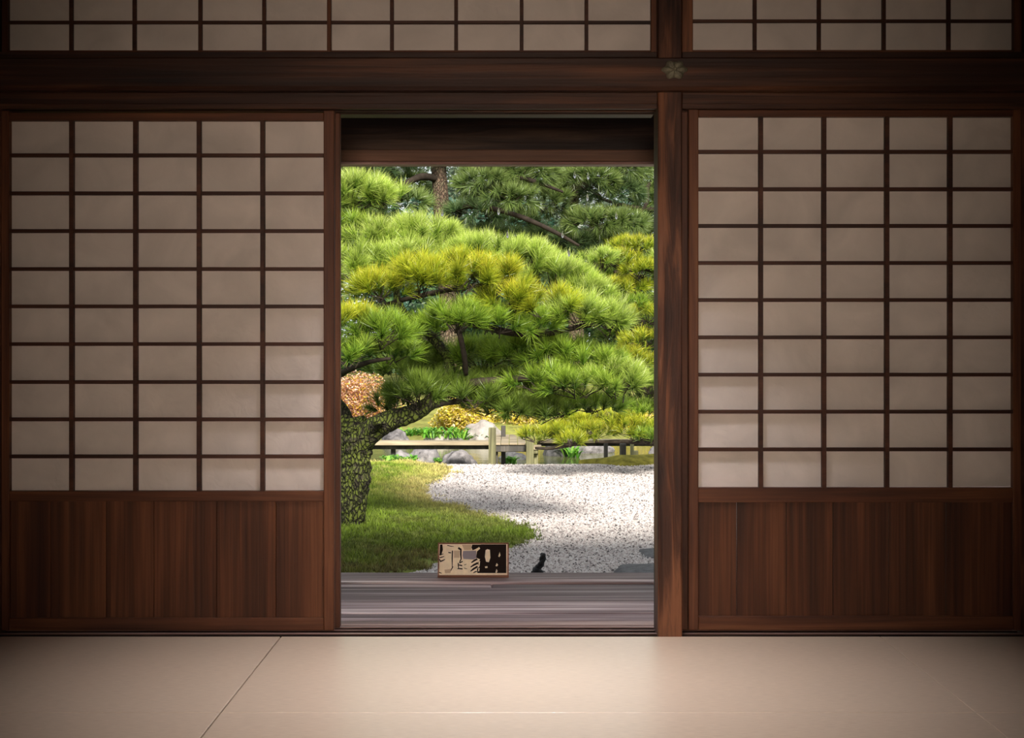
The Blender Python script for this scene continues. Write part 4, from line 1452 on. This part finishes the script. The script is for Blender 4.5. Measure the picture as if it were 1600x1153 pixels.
FRESH = [(0.10, 0.22, 0.025), (0.18, 0.32, 0.04), (0.07, 0.15, 0.02)]
leafy('low_shrub', 'low fresh green shrub on the bank between the pine limb and the golden shrub', 648, 27.2, 634, 676, 92, FRESH, 5000, 0.07, 'shrub', seed=201, stems=6, foot=-0.4, lumps=18)
RUST = [(0.50, 0.22, 0.10), (0.66, 0.38, 0.24), (0.72, 0.52, 0.40), (0.62, 0.40, 0.05), (0.25, 0.10, 0.06)]
GOLD = [(0.50, 0.38, 0.025), (0.64, 0.50, 0.08), (0.36, 0.32, 0.03), (0.66, 0.50, 0.24)]
leafy('autumn_shrub', 'rust and pink autumn shrub seen between the fork and the needles', 558, 22.5, 578, 682, 150, RUST, 14000, 0.045, 'shrub', seed=101, stems=9, foot=-0.5, lumps=20)
leafy('golden_shrub', 'golden leaved shrub on the bank above the long bridge run', 724, 25, 620, 692, 104, GOLD, 8000, 0.07, 'shrub', 'golden shrubs beyond the pond', seed=102, stems=7, foot=-0.45, lumps=20)
leafy('golden_shrub', 'ochre shrub on the bank behind the tall bridge posts', 806, 26, 616, 690, 100, GOLD, 6000, 0.07, 'shrub', 'golden shrubs beyond the pond', seed=103, stems=7, foot=-0.4, lumps=20)
leafy('golden_shrub', 'yellow shrub on the bank behind the low boughs by the column', 975, 25.5, 622, 702, 140, GOLD, 6000, 0.08, 'shrub', 'golden shrubs beyond the pond', seed=104, stems=7, foot=-0.4, lumps=20)
leafy('golden_shrub', 'yellow shrub on the bank between the boughs of the two pines', 885, 28.5, 622, 690, 104, GOLD, 5000, 0.08, 'shrub', 'golden shrubs beyond the pond', seed=105, stems=7, foot=-0.4, lumps=20)


def fern(label, px, py, d, w, n, L_, seed, foot):
    """rosettes of arching strap leaves"""
    r_ = np.random.default_rng(seed)
    s = d / F
    root = tag(empty('leafy_plant', (X(px, d), d + CAMY, foot)), label, 'plant')
    V, K = [], []
    for q in range(n):
        b = np.array([X(px, d) + r_.uniform(-0.5, 0.5) * w * s, d + CAMY + r_.uniform(-0.15, 0.15), foot])
        a = r_.uniform(0, 2 * PI)
        dr = np.array([math.cos(a), math.sin(a), 0])
        sd = np.array([-math.sin(a), math.cos(a), 0]) * 0.02
        ln = L_ * r_.uniform(0.6, 1.1)
        p = [b + dr * ln * 0.9 * t * t ** 0.3 + np.array([0, 0, ln * (1.5 * t - 1.0 * t * t)]) for t in (0, 0.33, 0.66, 1.0)]
        wd = [0.4, 1.0, 0.8, 0.05]
        col = np.array([(0.13, 0.36, 0.03), (0.26, 0.50, 0.06), (0.08, 0.24, 0.03)][r_.integers(0, 3)]) * r_.uniform(0.7, 1.2)
        for i in range(3):
            V += [p[i] - sd * wd[i], p[i] + sd * wd[i], p[i + 1] + sd * wd[i + 1], p[i + 1] - sd * wd[i + 1]]
            K += [col] * 4
    foliage('fronds', np.array(V), np.clip(np.array(K), 0, 1), root, LEAF, 4)


fern('bright green ferny plant between the rocks and the golden shrub', 695, 0, 23.0, 70, 90, 0.30, 1, Z(684, 23.0))
fern('broad clump of light green leaves on the bank just below the pine limb', 655, 0, 24.6, 60, 110, 0.34, 7, -0.72)
fern('green leaves spilling down the bank beside the large pale boulder', 735, 0, 24.2, 60, 90, 0.24, 8, -0.72)
fern('green leafy clump by the pond edge under the long bridge run', 625, 0, 17.6, 50, 70, 0.17, 2, -0.55)
fern('small green clump between the two grey boulders under the bridge', 690, 0, 19.4, 20, 36, 0.15, 3, WZ)
fern('tiny green clump in the water behind the posts of the short bridge run', 797, 0, 19.6, 22, 30, 0.16, 4, WZ)
fern('green strap leaves drooping beside the violet grey rock', 893, 0, 20.6, 22, 36, 0.28, 5, WZ)

# ---- drops falling from the eaves
dv = [(0.0, 0.0)]
for q in range(1, 9):
    t = q / 9
    dv.append((0.0058 * math.sin(PI * t ** 0.62), t))
dv.append((0.0, 1.0))
SEG = 10
V, Fs = [], []
for (r, t) in dv:
    for k in range(SEG):
        V.append((r * math.cos(2 * PI * k / SEG), r * math.sin(2 * PI * k / SEG), (t - 0.5) * 0.042))
for i in range(len(dv) - 1):
    for k in range(SEG):
        k2 = (k + 1) % SEG
        Fs.append([i * SEG + k, i * SEG + k2, (i + 1) * SEG + k2, (i + 1) * SEG + k])
dm = mesh('water_drop', V, Fs, DROP, True)
for q, (px, py, lab) in enumerate(((691, 332, 'water drop falling in front of the thick bare trunk'), (779, 330, 'water drop falling at the start of the long drooping bough'),
                                   (793, 366, 'lowest water drop above the needles of the garden pine'), (898, 273, 'water drop just under the lintel, alone at its height'),
                                   (919, 275, 'water drop just under the lintel, above another drop'), (918, 308, 'water drop falling below another drop near the lintel'),
                                   (879, 366, 'water drop falling in front of the end of the drooping bough'), (963, 337, 'water drop falling close to the column'),
                                   (889, 395, 'lowest water drop, above the slope of the pine boughs'))):
    tag(link('water_drop', dm, None, P3(px, py, 6.95 + 0.01 * (q % 3))), lab, 'water drop', 'drops falling from the eaves')
